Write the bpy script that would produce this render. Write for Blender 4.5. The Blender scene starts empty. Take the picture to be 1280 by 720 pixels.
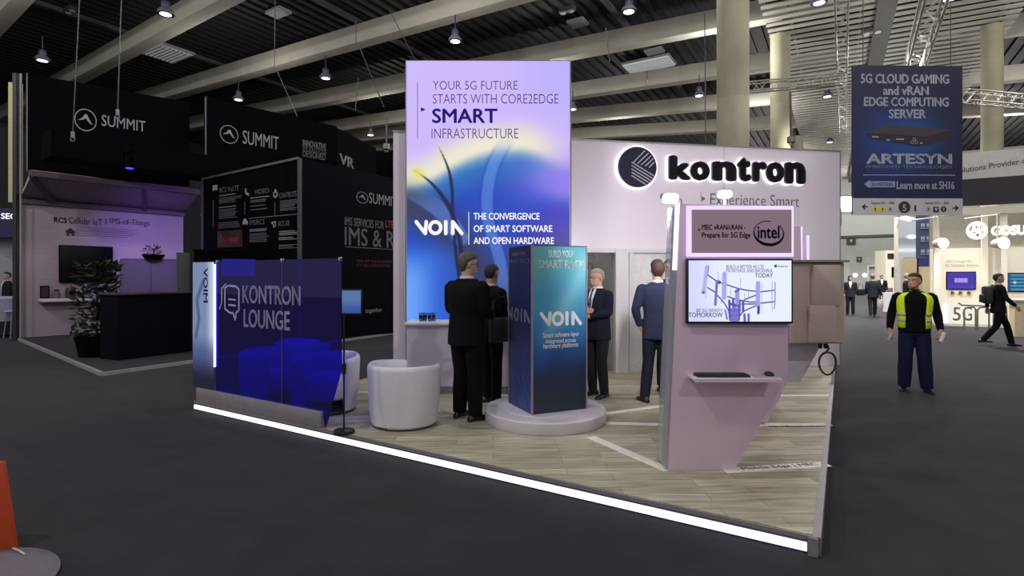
import bpy, bmesh, math, random
import numpy as np
from mathutils import Vector, Matrix
random.seed(7)
SC = bpy.context.scene
COL = SC.collection
PI = math.pi
# ---------------------------------------------------------------- camera model
H = 1.70          # eye height of the camera
F = 677.0         # focal length in pixels of a 1280 wide frame
CX, CY = 640.0, 345.0
S = 0.11          # height of the raised stand floor

def P(px, py, Y):
    return Vector(((px-CX)/F*Y, Y, H+(CY-py)/F*Y))

def FL(px, py, z=0.0):
    """point of the horizontal plane at height z under a pixel"""
    Y = (H-z)*F/(py-CY)
    return Vector(((px-CX)/F*Y, Y, z))

UA = Vector((-0.853, 0.521, 0)).normalized()   # hall axis to the far left
VA = Vector((0.521, 0.853, 0)).normalized()    # hall axis down the aisle
A0 = Vector((1.86, 3.29, 0))                   # near corner of the stand
def W(a, b, z=0.0):
    p = A0+UA*a+VA*b
    return Vector((p.x, p.y, z))

# ---------------------------------------------------------------- materials
def lin(c):
    out = []
    for v in c[:3]:
        v = v/255.0
        out.append(v/12.92 if v <= 0.04045 else ((v+0.055)/1.055)**2.4)
    return tuple(out)
def lin4(c):
    return lin(c)+(1.0,)

MATS = {}
def mat(name, c, rough=0.6, metal=0.0, var=0.08, scale=14.0, bump=0.0, spec=0.5, coat=0.0, bscale=None):
    if name in MATS: return MATS[name]
    m = bpy.data.materials.new(name); m.use_nodes = True
    nt = m.node_tree; b = nt.nodes['Principled BSDF']
    l = lin4(c)
    tc = nt.nodes.new('ShaderNodeTexCoord')
    nz = nt.nodes.new('ShaderNodeTexNoise'); nz.inputs['Scale'].default_value = scale; nz.inputs['Detail'].default_value = 4
    nt.links.new(tc.outputs['Object'], nz.inputs['Vector'])
    rp = nt.nodes.new('ShaderNodeValToRGB')
    rp.color_ramp.elements[0].position = 0.3; rp.color_ramp.elements[1].position = 0.7
    rp.color_ramp.elements[0].color = tuple(max(0, x*(1-var)) for x in l[:3])+(1,)
    rp.color_ramp.elements[1].color = tuple(min(1, x*(1+var)) for x in l[:3])+(1,)
    nt.links.new(nz.outputs['Fac'], rp.inputs['Fac'])
    nt.links.new(rp.outputs['Color'], b.inputs['Base Color'])
    b.inputs['Roughness'].default_value = rough; b.inputs['Metallic'].default_value = metal
    b.inputs['Specular IOR Level'].default_value = spec
    if coat: b.inputs['Coat Weight'].default_value = coat; b.inputs['Coat Roughness'].default_value = 0.1
    if bump:
        n2 = nt.nodes.new('ShaderNodeTexNoise'); n2.inputs['Scale'].default_value = bscale or scale*4; n2.inputs['Detail'].default_value = 5
        nt.links.new(tc.outputs['Object'], n2.inputs['Vector'])
        bp = nt.nodes.new('ShaderNodeBump'); bp.inputs['Strength'].default_value = bump; bp.inputs['Distance'].default_value = 0.01
        nt.links.new(n2.outputs['Fac'], bp.inputs['Height']); nt.links.new(bp.outputs['Normal'], b.inputs['Normal'])
    MATS[name] = m
    return m

def emit(name, c, strength=1.0):
    if name in MATS: return MATS[name]
    m = bpy.data.materials.new(name); m.use_nodes = True
    nt = m.node_tree; nt.nodes.clear()
    e = nt.nodes.new('ShaderNodeEmission'); e.inputs['Color'].default_value = lin4(c); e.inputs['Strength'].default_value = strength
    o = nt.nodes.new('ShaderNodeOutputMaterial'); nt.links.new(e.outputs[0], o.inputs[0])
    MATS[name] = m
    return m

def vcol_mat(name, strength=None, rough=0.5):
    """printed (or, with a strength, backlit) graphic from the mesh's colour attribute"""
    if name in MATS: return MATS[name]
    m = bpy.data.materials.new(name); m.use_nodes = True
    nt = m.node_tree; b = nt.nodes['Principled BSDF']
    at = nt.nodes.new('ShaderNodeAttribute'); at.attribute_name = 'print'
    if strength is None:
        nt.links.new(at.outputs['Color'], b.inputs['Base Color']); b.inputs['Roughness'].default_value = rough
    else:
        b.inputs['Base Color'].default_value = (0.02, 0.02, 0.02, 1); b.inputs['Roughness'].default_value = 0.35
        b.inputs['Specular IOR Level'].default_value = 0.2
        nt.links.new(at.outputs['Color'], b.inputs['Emission Color']); b.inputs['Emission Strength'].default_value = strength
    MATS[name] = m
    return m

def glass_mat(name, tint, gloss=0.12, haze=None, hz=0.0, rough=0.02):
    """thin clear or tinted sheet: see-through colour + mirror + a little diffuse haze colour"""
    if name in MATS: return MATS[name]
    m = bpy.data.materials.new(name); m.use_nodes = True
    nt = m.node_tree; nt.nodes.clear()
    t = nt.nodes.new('ShaderNodeBsdfTransparent'); t.inputs['Color'].default_value = tuple(tint)+(1,)
    g = nt.nodes.new('ShaderNodeBsdfGlossy'); g.inputs['Roughness'].default_value = rough
    mx = nt.nodes.new('ShaderNodeMixShader'); mx.inputs[0].default_value = gloss
    nt.links.new(t.outputs[0], mx.inputs[1]); nt.links.new(g.outputs[0], mx.inputs[2])
    last = mx
    if haze is not None:
        d = nt.nodes.new('ShaderNodeBsdfDiffuse'); d.inputs['Color'].default_value = lin4(haze)
        m2 = nt.nodes.new('ShaderNodeMixShader'); m2.inputs[0].default_value = hz
        nt.links.new(mx.outputs[0], m2.inputs[1]); nt.links.new(d.outputs[0], m2.inputs[2]); last = m2
    o = nt.nodes.new('ShaderNodeOutputMaterial'); nt.links.new(last.outputs[0], o.inputs[0])
    MATS[name] = m
    return m

# ---------------------------------------------------------------- mesh builder
class MB:
    def __init__(s): s.bm = bmesh.new()
    def box(s, c, d, rz=0.0, bevel=0.0, seg=2, rx=0.0, ry=0.0):
        t = bmesh.new()
        bmesh.ops.create_cube(t, size=1.0)
        bmesh.ops.scale(t, vec=Vector(d), verts=t.verts)
        if bevel:
            bmesh.ops.bevel(t, geom=list(t.edges), offset=min(bevel, min(d)*0.45), segments=seg, profile=0.5, affect='EDGES')
        M = Matrix.Translation(Vector(c)) @ Matrix.Rotation(rz, 4, 'Z') @ Matrix.Rotation(ry, 4, 'Y') @ Matrix.Rotation(rx, 4, 'X')
        bmesh.ops.transform(t, matrix=M, verts=t.verts)
        s._merge(t); return s
    def _merge(s, t):
        me = bpy.data.meshes.new('tmp'); t.to_mesh(me); t.free(); s.bm.from_mesh(me); bpy.data.meshes.remove(me)
    def prism(s, poly, z0, z1, axis='z', bevel=0.0):
        """polygon extruded: axis 'z' takes (x,y) points, axis 'y' takes (x,z) points"""
        t = bmesh.new()
        if axis == 'z': a = [t.verts.new((x, y, z0)) for x, y in poly]; b = [t.verts.new((x, y, z1)) for x, y in poly]
        elif axis == 'y': a = [t.verts.new((x, z0, y)) for x, y in poly]; b = [t.verts.new((x, z1, y)) for x, y in poly]
        else: a = [t.verts.new((z0, x, y)) for x, y in poly]; b = [t.verts.new((z1, x, y)) for x, y in poly]
        n = len(poly)
        t.faces.new(a); t.faces.new(b[::-1])
        for i in range(n): t.faces.new((a[i], b[i], b[(i+1) % n], a[(i+1) % n]))
        bmesh.ops.recalc_face_normals(t, faces=t.faces)
        if bevel: bmesh.ops.bevel(t, geom=list(t.edges), offset=bevel, segments=2, profile=0.5, affect='EDGES')
        s._merge(t); return s
    def rings(s, rings, cap=True):
        vs = [[s.bm.verts.new(p) for p in r] for r in rings]
        n = len(vs[0]); fs = []
        for i in range(len(vs)-1):
            for j in range(n):
                fs.append(s.bm.faces.new((vs[i][j], vs[i][(j+1) % n], vs[i+1][(j+1) % n], vs[i+1][j])))
        if cap:
            for r in (vs[0], vs[-1]):
                c = s.bm.verts.new(sum((v.co for v in r), Vector())/n)
                for j in range(n): fs.append(s.bm.faces.new((r[j], r[(j+1) % n], c)))
        bmesh.ops.recalc_face_normals(s.bm, faces=fs)
        return s
    def lathe(s, prof, n=32, c=(0, 0, 0), M=None):
        c = Vector(c); rr = []
        for r, z in prof:
            ring = []
            for j in range(n):
                a = 2*PI*j/n; v = Vector((max(r, 1e-4)*math.cos(a), max(r, 1e-4)*math.sin(a), z))
                if M is not None: v = M @ v
                ring.append(v+c)
            rr.append(ring)
        return s.rings(rr)
    def tube(s, pts, rad, n=10, flat=1.0, ref=None):
        pts = [Vector(p) for p in pts]
        if not hasattr(rad, '__len__'): rad = [rad]*len(pts)
        T = []
        for i in range(len(pts)):
            a = pts[max(0, i-1)]; b = pts[min(len(pts)-1, i+1)]; T.append((b-a).normalized())
        r0 = Vector(ref) if ref is not None else (Vector((0, 0, 1)) if abs(T[0].z) < 0.9 else Vector((1, 0, 0)))
        X = (r0-T[0]*r0.dot(T[0])).normalized(); rr = []
        for i, p in enumerate(pts):
            X = (X-T[i]*X.dot(T[i])).normalized(); Yv = T[i].cross(X)
            rr.append([p+X*(math.cos(2*PI*j/n)*rad[i])+Yv*(math.sin(2*PI*j/n)*rad[i]*flat) for j in range(n)])
        return s.rings(rr)
    def ell(s, c, r, n=16, m=10, M=None):
        c = Vector(c); rr = []
        for i in range(m+1):
            t = -PI/2+PI*i/m; k = max(math.cos(t), 0.02)
            ring = [Vector((r[0]*k*math.cos(2*PI*j/n), r[1]*k*math.sin(2*PI*j/n), r[2]*math.sin(t))) for j in range(n)]
            if M is not None: ring = [M @ v for v in ring]
            rr.append([v+c for v in ring])
        return s.rings(rr)
    def torus(s, c, R, r, n=28, k=8, M=None):
        c = Vector(c); vs = []
        for i in range(n):
            a = 2*PI*i/n; ring = []
            for j in range(k):
                b = 2*PI*j/k; v = Vector(((R+r*math.cos(b))*math.cos(a), (R+r*math.cos(b))*math.sin(a), r*math.sin(b)))
                if M is not None: v = M @ v
                ring.append(s.bm.verts.new(v+c))
            vs.append(ring)
        fs = []
        for i in range(n):
            for j in range(k):
                fs.append(s.bm.faces.new((vs[i][j], vs[(i+1) % n][j], vs[(i+1) % n][(j+1) % k], vs[i][(j+1) % k])))
        bmesh.ops.recalc_face_normals(s.bm, faces=fs)
        return s
    def bar(s, p, q, w, h=None):
        """square bar from p to q"""
        p = Vector(p); q = Vector(q); h = h or w
        T = (q-p).normalized(); r0 = Vector((0, 0, 1)) if abs(T.z) < 0.95 else Vector((1, 0, 0))
        X = T.cross(r0).normalized(); Z = X.cross(T)
        f = lambda o: [o+X*a*w/2+Z*b*h/2 for a, b in ((-1, -1), (1, -1), (1, 1), (-1, 1))]
        return s.rings([f(p), f(q)])
    def stroke(s, pts, w, y0, y1, n=10):
        """flat round-ended stroke in the x-z plane between depths y0 and y1"""
        for (ax, az), (bx, bz) in zip(pts[:-1], pts[1:]):
            a = math.atan2(bz-az, bx-ax); poly = []
            for i in range(n+1):
                t = a-PI/2+PI*i/n; poly.append((bx+w/2*math.cos(t), bz+w/2*math.sin(t)))
            for i in range(n+1):
                t = a+PI/2+PI*i/n; poly.append((ax+w/2*math.cos(t), az+w/2*math.sin(t)))
            s.prism(poly, y0, y1, 'y')
        return s
    def ringflat(s, cx, cz, R, w, y0, y1, n=32, sx=1.0):
        """flat annulus in the x-z plane"""
        def pt(r, a, y): return (cx+sx*r*math.cos(a), y, cz+r*math.sin(a))
        vs = []
        for i in range(n):
            a = 2*PI*i/n
            vs.append([s.bm.verts.new(p) for p in (pt(R-w/2, a, y0), pt(R+w/2, a, y0), pt(R+w/2, a, y1), pt(R-w/2, a, y1))])
        fs = []
        for i in range(n):
            for j in range(4): fs.append(s.bm.faces.new((vs[i][j], vs[(i+1) % n][j], vs[(i+1) % n][(j+1) % 4], vs[i][(j+1) % 4])))
        bmesh.ops.recalc_face_normals(s.bm, faces=fs); return s
    def disc(s, cx, cz, R, y0, y1, n=36, sx=1.0):
        return s.prism([(cx+sx*R*math.cos(2*PI*i/n), cz+R*math.sin(2*PI*i/n)) for i in range(n)], y0, y1, 'y')
    def mesh(s, smooth=False):
        me = bpy.data.meshes.new('mesh'); s.bm.to_mesh(me); s.bm.free()
        if smooth:
            me.polygons.foreach_set('use_smooth', [True]*len(me.polygons))
            if smooth == 'auto': me.set_sharp_from_angle(angle=math.radians(38))
        return me

def part(name, mb, m, parent=None, smooth='auto', label=None):
    me = mb.mesh(smooth) if isinstance(mb, MB) else mb
    me.name = name
    if m is not None:
        me.materials.clear(); me.materials.append(m)
    o = bpy.data.objects.new(name, me); COL.objects.link(o)
    if parent is not None: o.parent = parent
    if label: o['label'] = label
    return o
def tag(o, label, cat, group=None, kind=None):
    o['label'] = label; o['category'] = cat
    if group: o['group'] = group
    if kind: o['kind'] = kind
    return o
def thing(name, label, cat, loc=(0, 0, 0), rz=0.0, group=None, kind=None):
    o = bpy.data.objects.new(name, None); COL.objects.link(o); o.empty_display_size = 0.1
    o.location = loc; o.rotation_euler = (0, 0, rz)
    return tag(o, label, cat, group, kind)
def dup(root, loc, rz=None, label=None, group=None):
    r = root.copy(); COL.objects.link(r); r.location = loc
    if rz is not None: r.rotation_euler = (0, 0, rz)
    if label: r['label'] = label
    if group: r['group'] = group
    for ch in list(root.children):
        c = ch.copy(); COL.objects.link(c); c.parent = r
        for g in list(ch.children):
            d = g.copy(); COL.objects.link(d); d.parent = c
    return r

def baked(ob):
    """mesh of an object with its modifiers applied; the object is removed"""
    dg = bpy.context.evaluated_depsgraph_get(); dg.update()
    me = bpy.data.meshes.new_from_object(ob.evaluated_get(dg))
    d = ob.data; bpy.data.objects.remove(ob)
    if d.users == 0:
        (bpy.data.meshes if isinstance(d, bpy.types.Mesh) else bpy.data.curves).remove(d)
    return me

def fuse(mb, voxel, smooth_it=3):
    """one continuous skin over all overlapping closed pieces"""
    me = mb.mesh(); o = bpy.data.objects.new('tmp', me); COL.objects.link(o)
    r = o.modifiers.new('r', 'REMESH'); r.mode = 'VOXEL'; r.voxel_size = voxel; r.use_smooth_shade = True
    if smooth_it:
        s = o.modifiers.new('s', 'SMOOTH'); s.factor = 0.5; s.iterations = smooth_it
    return baked(o)

# ---------------------------------------------------------------- lettering
def text_mesh(body, bold=0.0, shear=0.0, space=1.0, align='LEFT', line=1.0):
    cu = bpy.data.curves.new('t', 'FONT'); cu.body = body; cu.size = 1.0; cu.offset = min(bold, 0.0); cu.shear = shear
    cu.space_character = space; cu.align_x = align; cu.space_line = line; cu.extrude = 0.0; cu.resolution_u = 3
    o = bpy.data.objects.new('t', cu); COL.objects.link(o)
    me = baked(o)
    if bold > 0:   # heavier strokes: the same outlines struck several times side by side
        bm = bmesh.new(); src = me
        b = bold*1.1; k = 8 if bold > .03 else 4
        for dx, dy in [(0, 0)]+[(b*math.cos(2*PI*i/k), b*.8*math.sin(2*PI*i/k)) for i in range(k)]:
            n0 = len(bm.verts); bm.from_mesh(src); bm.verts.ensure_lookup_table()
            bmesh.ops.translate(bm, vec=Vector((dx, dy, 0)), verts=bm.verts[n0:])
        me = bpy.data.meshes.new('t'); bm.to_mesh(me); bm.free(); bpy.data.meshes.remove(src)
    return me
def text_local(parent, body, box, y, m, bold=0.0, name='lettering', depth=0.002, shear=0.0, space=1.0, align='LEFT', line=1.0, plane='xz', skew=0.0):
    """lettering fitted to box=(x0,z0,x1,z1) of the parent's local x-z plane, its face at depth y"""
    me = text_mesh(body, bold, shear, space, align, line)
    n = len(me.vertices); co = np.empty(n*3); me.vertices.foreach_get('co', co); co = co.reshape(-1, 3)
    lo = co.min(0); hi = co.max(0); x0, z0, x1, z1 = box
    fx = (co[:, 0]-lo[0])/(hi[0]-lo[0]); fz = (co[:, 1]-lo[1])/(hi[1]-lo[1])
    out = np.zeros((n, 3))
    out[:, 0] = x0+fx*(x1-x0); v = z0+fz*(z1-z0)+skew*fx
    if plane == 'xz': out[:, 1] = y; out[:, 2] = v
    else: out[:, 1] = v; out[:, 2] = y
    me.vertices.foreach_set('co', out.ravel()); me.update()
    bm = bmesh.new(); bm.from_mesh(me); bpy.data.meshes.remove(me)
    r = bmesh.ops.extrude_face_region(bm, geom=list(bm.faces))
    d = Vector((0, depth, 0)) if plane == 'xz' else Vector((0, 0, -depth))
    bmesh.ops.translate(bm, vec=d, verts=[e for e in r['geom'] if isinstance(e, bmesh.types.BMVert)])
    bmesh.ops.recalc_face_normals(bm, faces=bm.faces)
    me = bpy.data.meshes.new(name); bm.to_mesh(me); bm.free()
    return part(name, me, m, parent)

class Fr:
    """a vertical plane standing on the line P0 -> P1 (plan); local x along it, y away from the viewer, z up from z0"""
    def __init__(s, P0, P1, z0=0.0):
        s.o = Vector((P0[0], P0[1], 0)); d = Vector((P1[0]-P0[0], P1[1]-P0[1], 0)); s.len = d.length; s.d = d.normalized()
        s.n = Vector((s.d.y, -s.d.x, 0)); s.z0 = z0; s.rz = math.atan2(s.d.y, s.d.x)
        s.loc = Vector((P0[0], P0[1], z0))
    def at(s, px, py, off=0.0):
        """local (x, z) of the pixel on the plane moved off metres towards the viewer"""
        o = s.o+s.n*off; rx = (px-CX)/F
        t = (o.dot(s.n))/(rx*s.n.x+s.n.y)
        p = Vector((rx*t, t, 0)); return ((p-o).dot(s.d), H+(CY-py)/F*t-s.z0)
    def box(s, x0, y0, x1, y1, off=0.0):
        a = s.at(x0, y0, off); b = s.at(x1, y1, off); c = s.at(x0, y1, off); e = s.at(x1, y0, off)
        return (a[0], (b[1]+c[1])/2, b[0], (a[1]+e[1])/2)
    def text(s, parent, body, pxbox, m, off=0.004, **k):
        return text_local(parent, body, s.box(*pxbox, off=off), -off, m, **k)

def painted(name, parent, x0, x1, z0, z1, y, nx, nz, fn, m, thick=0.0):
    """a flat graphic: fn(u, v) -> sRGB 0..255 arrays, u left to right, v top to bottom"""
    us = np.linspace(0, 1, nx+1); vs = np.linspace(0, 1, nz+1)
    U, V = np.meshgrid(us, vs); col = fn(U, V)
    col = np.clip(col/255.0, 0, 1); col = np.where(col <= 0.04045, col/12.92, ((col+0.055)/1.055)**2.4)
    co = np.zeros((nz+1, nx+1, 3)); co[..., 0] = x0+U*(x1-x0); co[..., 1] = y; co[..., 2] = z1+V*(z0-z1)
    me = bpy.data.meshes.new(name); idx = np.arange((nx+1)*(nz+1)).reshape(nz+1, nx+1)
    fcs = np.stack([idx[:-1, :-1], idx[1:, :-1], idx[1:, 1:], idx[:-1, 1:]], -1).reshape(-1, 4)
    me.from_pydata(co.reshape(-1, 3).tolist(), [], fcs.tolist())
    at = me.color_attributes.new('print', 'FLOAT_COLOR', 'POINT')
    rgba = np.ones(((nx+1)*(nz+1), 4)); rgba[:, :3] = col.reshape(-1, 3); at.data.foreach_set('color', rgba.ravel())
    me.update()
    return part(name, me, m, parent, smooth=False)

def sm(e0, e1, x):
    t = np.clip((x-e0)/(e1-e0), 0, 1); return t*t*(3-2*t)
def mixc(a, b, t):
    return a*(1-t[..., None])+np.asarray(b, float)*t[..., None]
def flat(c, U):
    return np.zeros(U.shape+(3,))+np.asarray(c, float)
def curve_pts(pts, n=8):
    out = []; P_ = [pts[0]]+list(pts)+[pts[-1]]
    for i in range(1, len(P_)-2):
        for j in range(n):
            t = j/n; q = []
            for k in (0, 1):
                a, b, c, d = (P_[i-1][k], P_[i][k], P_[i+1][k], P_[i+2][k])
                q.append(.5*((2*b)+(c-a)*t+(2*a-5*b+4*c-d)*t*t+(3*b-a-3*c+d)*t**3))
            out.append(tuple(q))
    return out+[pts[-1]]
def segd(U, V, pts, asp=1.0):
    """distance of every point to a polyline given in (u,v); v is stretched by asp"""
    d = np.full(U.shape, 9.0)
    for (a, b), (c, e) in zip(pts[:-1], pts[1:]):
        b2, e2, V2 = b*asp, e*asp, V*asp
        dx, dy = c-a, e2-b2; L = dx*dx+dy*dy+1e-12
        t = np.clip(((U-a)*dx+(V2-b2)*dy)/L, 0, 1); d = np.minimum(d, np.hypot(U-a-t*dx, V2-b2-t*dy))
    return d
# ---------------------------------------------------------------- people
def ering(z, rx, ry, cx=0.0, cy=0.0, n=28, p=2.4, ryb=None):
    r = []
    for j in range(n):
        a = 2*PI*j/n; c, s = math.cos(a), math.sin(a)
        k = (abs(c)**p+abs(s)**p)**(-1.0/p)
        r.append(Vector((cx+rx*k*c, cy+(ry if s < 0 or ryb is None else ryb)*k*s, z)))
    return r
def headring(z, w, f, b, n=24):
    r = []
    for j in range(n):
        a = 2*PI*j/n; c, s = math.cos(a), math.sin(a)
        p = 2.3; k = (abs(c)**p+abs(s)**p)**(-1.0/p)
        cy = (f+b)/2; hy = (b-f)/2
        r.append(Vector((w*k*c, cy+hy*k*s, z)))
    return r
HEAD = [(0.0, .022, -.084, -.030), (.012, .040, -.094, -.005), (.035, .053, -.098, .035), (.055, .060, -.096, .062), (.08, .066, -.094, .085),
        (.115, .071, -.088, .098), (.15, .075, -.096, .103), (.185, .074, -.086, .100), (.212, .060, -.058, .078), (.230, .034, -.022, .040), (.235, .012, .0, .016)]
HAIRS = {
 'short': [(.045, .040, .040, .070), (.075, .062, .034, .094), (.10, .0715, .020, .105), (.13, .0775, .006, .110), (.155, .0785, -.030, .111), (.172, .0785, -.074, .109), (.188, .0765, -.091, .105), (.214, .065, -.072, .086), (.234, .041, -.036, .049), (.241, .015, -.006, .018)],
 'full': [(.03, .038, .045, .068), (.06, .060, .036, .092), (.09, .0735, .022, .109), (.125, .081, .004, .115), (.150, .083, -.030, .117), (.170, .083, -.078, .115), (.19, .081, -.098, .112), (.220, .070, -.086, .093), (.246, .046, -.046, .056), (.256, .016, -.006, .020)],
 'long': [(-.06, .070, .035, .105), (.0, .082, .030, .115), (.06, .085, .020, .118), (.12, .086, .005, .118), (.160, .085, -.055, .118), (.19, .084, -.098, .113), (.222, .070, -.085, .092), (.248, .045, -.045, .055), (.256, .016, -.006, .020)],
}
def headM(yaw, pitch, base):
    return Matrix.Translation(base) @ Matrix.Rotation(yaw, 4, 'Z') @ Matrix.Rotation(pitch, 4, 'X')
def add_hand(mb, Wp, d, tdir, pn, curl=0.35, k=1.0):
    """palm, four separate bent fingers of unequal length and a thumb from the palm's side"""
    d = Vector(d).normalized(); tdir = Vector(tdir); tdir = (tdir-d*tdir.dot(d)).normalized(); pn = d.cross(tdir)*(1 if Vector(pn).dot(d.cross(tdir)) > 0 else -1)
    Wp = Vector(Wp)
    rr = []
    for t, wd, th in ((-.02, .026, .021), (.0, .029, .019), (.03, .038, .016), (.065, .043, .0145), (.092, .041, .012)):
        c = Wp+d*t*k
        rr.append([c+tdir*(wd*k*math.cos(2*PI*j/14))+pn*(th*k*math.sin(2*PI*j/14)) for j in range(14)])
    mb.rings(rr)
    for off, ln in ((.031, .072), (.0105, .080), (-.0105, .074), (-.031, .058)):
        p = Wp+d*.083*k+tdir*off*k; dd = d.copy(); pts = [p]; ang = curl*0.55
        for seg in (.42, .32, .26):
            dd = (dd*math.cos(ang)+pn*math.sin(ang)).normalized(); pn2 = (pn-dd*pn.dot(dd)).normalized()
            pts.append(pts[-1]+dd*ln*seg*k*1.15); ang = curl
        mb.tube(pts, [.0098*k, .0092*k, .0085*k, .0070*k], 8)
    p = Wp+d*.022*k+tdir*.026*k
    a = (d*.55+tdir*.75+pn*.25).normalized(); b = (d*.9+tdir*.3+pn*.35).normalized(); c = (d*.95+pn*.4).normalized()
    mb.tube([p, p+a*.034*k, p+a*.034*k+b*.032*k, p+a*.034*k+b*.032*k+c*.024*k], [.014*k, .0125*k, .0105*k, .008*k], 8)

STAND_ARM = {'R': ((-.235, .03, 1.17), (-.245, -.05, .93), (0, -.15, -1), (.1, -1, 0), (1, 0, 0), .45),
             'L': ((.235, .03, 1.17), (.245, -.05, .93), (0, -.15, -1), (-.1, -1, 0), (-1, 0, 0), .45)}
STAND_LEG = {'R': ((-.10, -.02, .50), (-.11, .02, .09), -8), 'L': ((.10, -.02, .50), (.11, .02, .09), 8)}

def human(label, loc, facing, Ht, arms=None, legs=None, head=(0, 0), skin=(190, 145, 120), hair=('short', (40, 32, 28)), jacket=(24, 26, 36), trousers=(22, 22, 28),
          shoes=(14, 13, 13), shirt=(220, 222, 228), tie=None, voxel=.008, wide=1.0, legw=1.0, kind='jacket', glasses=False, group=None, cat='person', beard=None):
    arms = arms or STAND_ARM; legs = legs or STAND_LEG; cm = lambda c: '%d_%d_%d' % tuple(c)
    msk = mat('skin_'+cm(skin), skin, .55, var=.05); mj = mat('cloth_'+cm(jacket), jacket, .85, var=.12, scale=30, bump=.25, spec=.15); mt = mat('cloth_'+cm(trousers), trousers, .85, var=.12, scale=30, bump=.25, spec=.15)
    ms = mat('shoe_'+cm(shoes), shoes, .35); msh = mat('shirt_'+cm(shirt), shirt, .8, var=.03); mh = mat('hair_'+cm(hair[1]), hair[1], .6, var=.35, scale=60, bump=.6, bscale=90)
    w = wide
    HB = Vector((0, -.008, 1.550)); HM = headM(head[0], head[1], HB)
    sh = {'R': Vector((-.185*w, .005, 1.435)), 'L': Vector((.185*w, .005, 1.435))}
    def limb(a, b, c, ra, rb, rc):
        a, b, c = Vector(a), Vector(b), Vector(c)
        m1 = a.lerp(b, .5); m2 = b.lerp(c, .4); b1 = a.lerp(b, .9); b2 = b.lerp(c, .1)
        bb = (b*2+b1+b2)/4
        return [a, m1, b1, bb, b2, m2, c], [ra, (ra+rb)/2*1.03, rb*1.02, rb, rb*1.0, (rb*1.02+rc)/2*1.08, rc]
    # ---- body: one skin
    B = MB()
    B.rings([ering(z, rx*w, ry*w) for z, rx, ry in ((.86, .15, .10), (.93, .165, .115), (1.02, .155, .11), (1.11, .142, .102), (1.25, .16, .112), (1.37, .175, .112), (1.44, .16, .095), (1.49, .105, .072), (1.52, .064, .060))])
    B.tube([(0, .012, 1.47), (0, .008, 1.53), (0, .004, 1.60)], [.064, .057, .058], 16)
    B.rings([[HM @ v for v in headring(*h)] for h in HEAD])
    B.rings([[HM @ Vector(v) for v in q] for q in (
        [(-.006, -.090, .128), (.006, -.090, .128), (.006, -.08, .128), (-.006, -.08, .128)],
        [(-.010, -.104, .098), (.010, -.104, .098), (.012, -.08, .098), (-.012, -.08, .098)],
        [(-.016, -.119, .078), (.016, -.119, .078), (.018, -.08, .076), (-.018, -.08, .076)],
        [(-.011, -.108, .070), (.011, -.108, .070), (.014, -.08, .068), (-.014, -.08, .068)])])
    B.ell(HM @ Vector((0, -.094, .048)), (.024, .010, .006), 12, 6)
    B.ell(HM @ Vector((0, -.092, .038)), (.021, .010, .007), 12, 6)
    for sx in (-1, 1):
        B.ell(HM @ Vector((sx*.076, .012, .105)), (.011, .020, .032), 10, 8)
    for sd in 'RL':
        el, wr, d, td, pn, cu = arms[sd]
        pts, rad = limb(sh[sd], el, wr, .052, .041, .028); B.tube(pts, rad, 14)
        add_hand(B, wr, d, td, pn, cu)
        kn, an, toe = legs[sd]; hx = -.09 if sd == 'R' else .09
        pts, rad = limb((hx, 0, .92), kn, an, .085, .056, .038); B.tube(pts, rad, 14)
        an = Vector(an); ta = math.radians(toe); f = Vector((math.sin(ta), -math.cos(ta), 0))
        B.tube([an+Vector((0, 0, -.02)), an+Vector((0, 0, -.05))-f*.02, an+Vector((0, 0, -.055))+f*.06, an+Vector((0, 0, -.066))+f*.13], [.034, .032, .024, .014], 12)
    body = part('person', fuse(B, voxel, 2), msk)
    body.location = loc; body.rotation_euler = (0, 0, math.atan2(facing[0], -facing[1])); k = Ht/1.8; body.scale = (k, k, k)
    tag(body, label, cat, group)
    # ---- hair, eyes
    hb = MB().rings([[HM @ v for v in headring(*h)] for h in HAIRS[hair[0]]]); part('hair', hb, mh, body, True)
    for sx in (-1, 1):
        e = part('eye', MB().ell(HM @ Vector((sx*.031, -.0845, .112)), (.0125, .008, .008), 10, 8), mat('eye_white', (225, 222, 215), .3), body, True)
        part('iris', MB().ell(HM @ Vector((sx*.031, -.0905, .112)), (.006, .004, .006), 8, 6), mat('iris', (40, 26, 18), .3), e, True)
        part('eyebrow', MB().tube([HM @ Vector((sx*.014, -.096, .132)), HM @ Vector((sx*.032, -.097, .137)), HM @ Vector((sx*.052, -.088, .131))], [.004, .005, .003], 6), mh, body, True)
    if beard:
        part('beard', MB().rings([[HM @ v for v in headring(*h)] for h in ((-.006, .02, -.084, -.04), (.012, .043, -.099, -.005), (.028, .054, -.101, .02), (.034, .05, -.08, .0))]), mat('beard_'+cm(beard), beard, .8), body, True)
    if glasses:
        g = MB()
        for sx in (-1, 1):
            g.torus(HM @ Vector((sx*.033, -.102, .110)), .024, .0025, 18, 6, M=HM.to_3x3() @ Matrix.Rotation(PI/2, 3, 'X'))
            g.tube([HM @ Vector((sx*.057, -.100, .114)), HM @ Vector((sx*.078, -.05, .115)), HM @ Vector((sx*.080, .02, .112))], .0025, 6)
        g.tube([HM @ Vector((-.01, -.103, .112)), HM @ Vector((.01, -.103, .112))], .0025, 6)
        part('glasses', g, mat('glasses_wire', (40, 40, 45), .3, .8), body, True)
    # ---- clothes
    J = MB()
    hem = .80 if kind == 'jacket' else .90
    prof = [(hem, .188, .140), (hem+.06, .187, .138), (.95, .183, .133), (1.06, .172, .128), (1.12, .168, .125), (1.25, .186, .133), (1.37, .202, .130), (1.435, .190, .110), (1.475, .146, .088), (1.512, .088, .078)]
    J.rings([ering(z, rx*w, ry*w, cy=.004) for z, rx, ry in prof])
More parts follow.
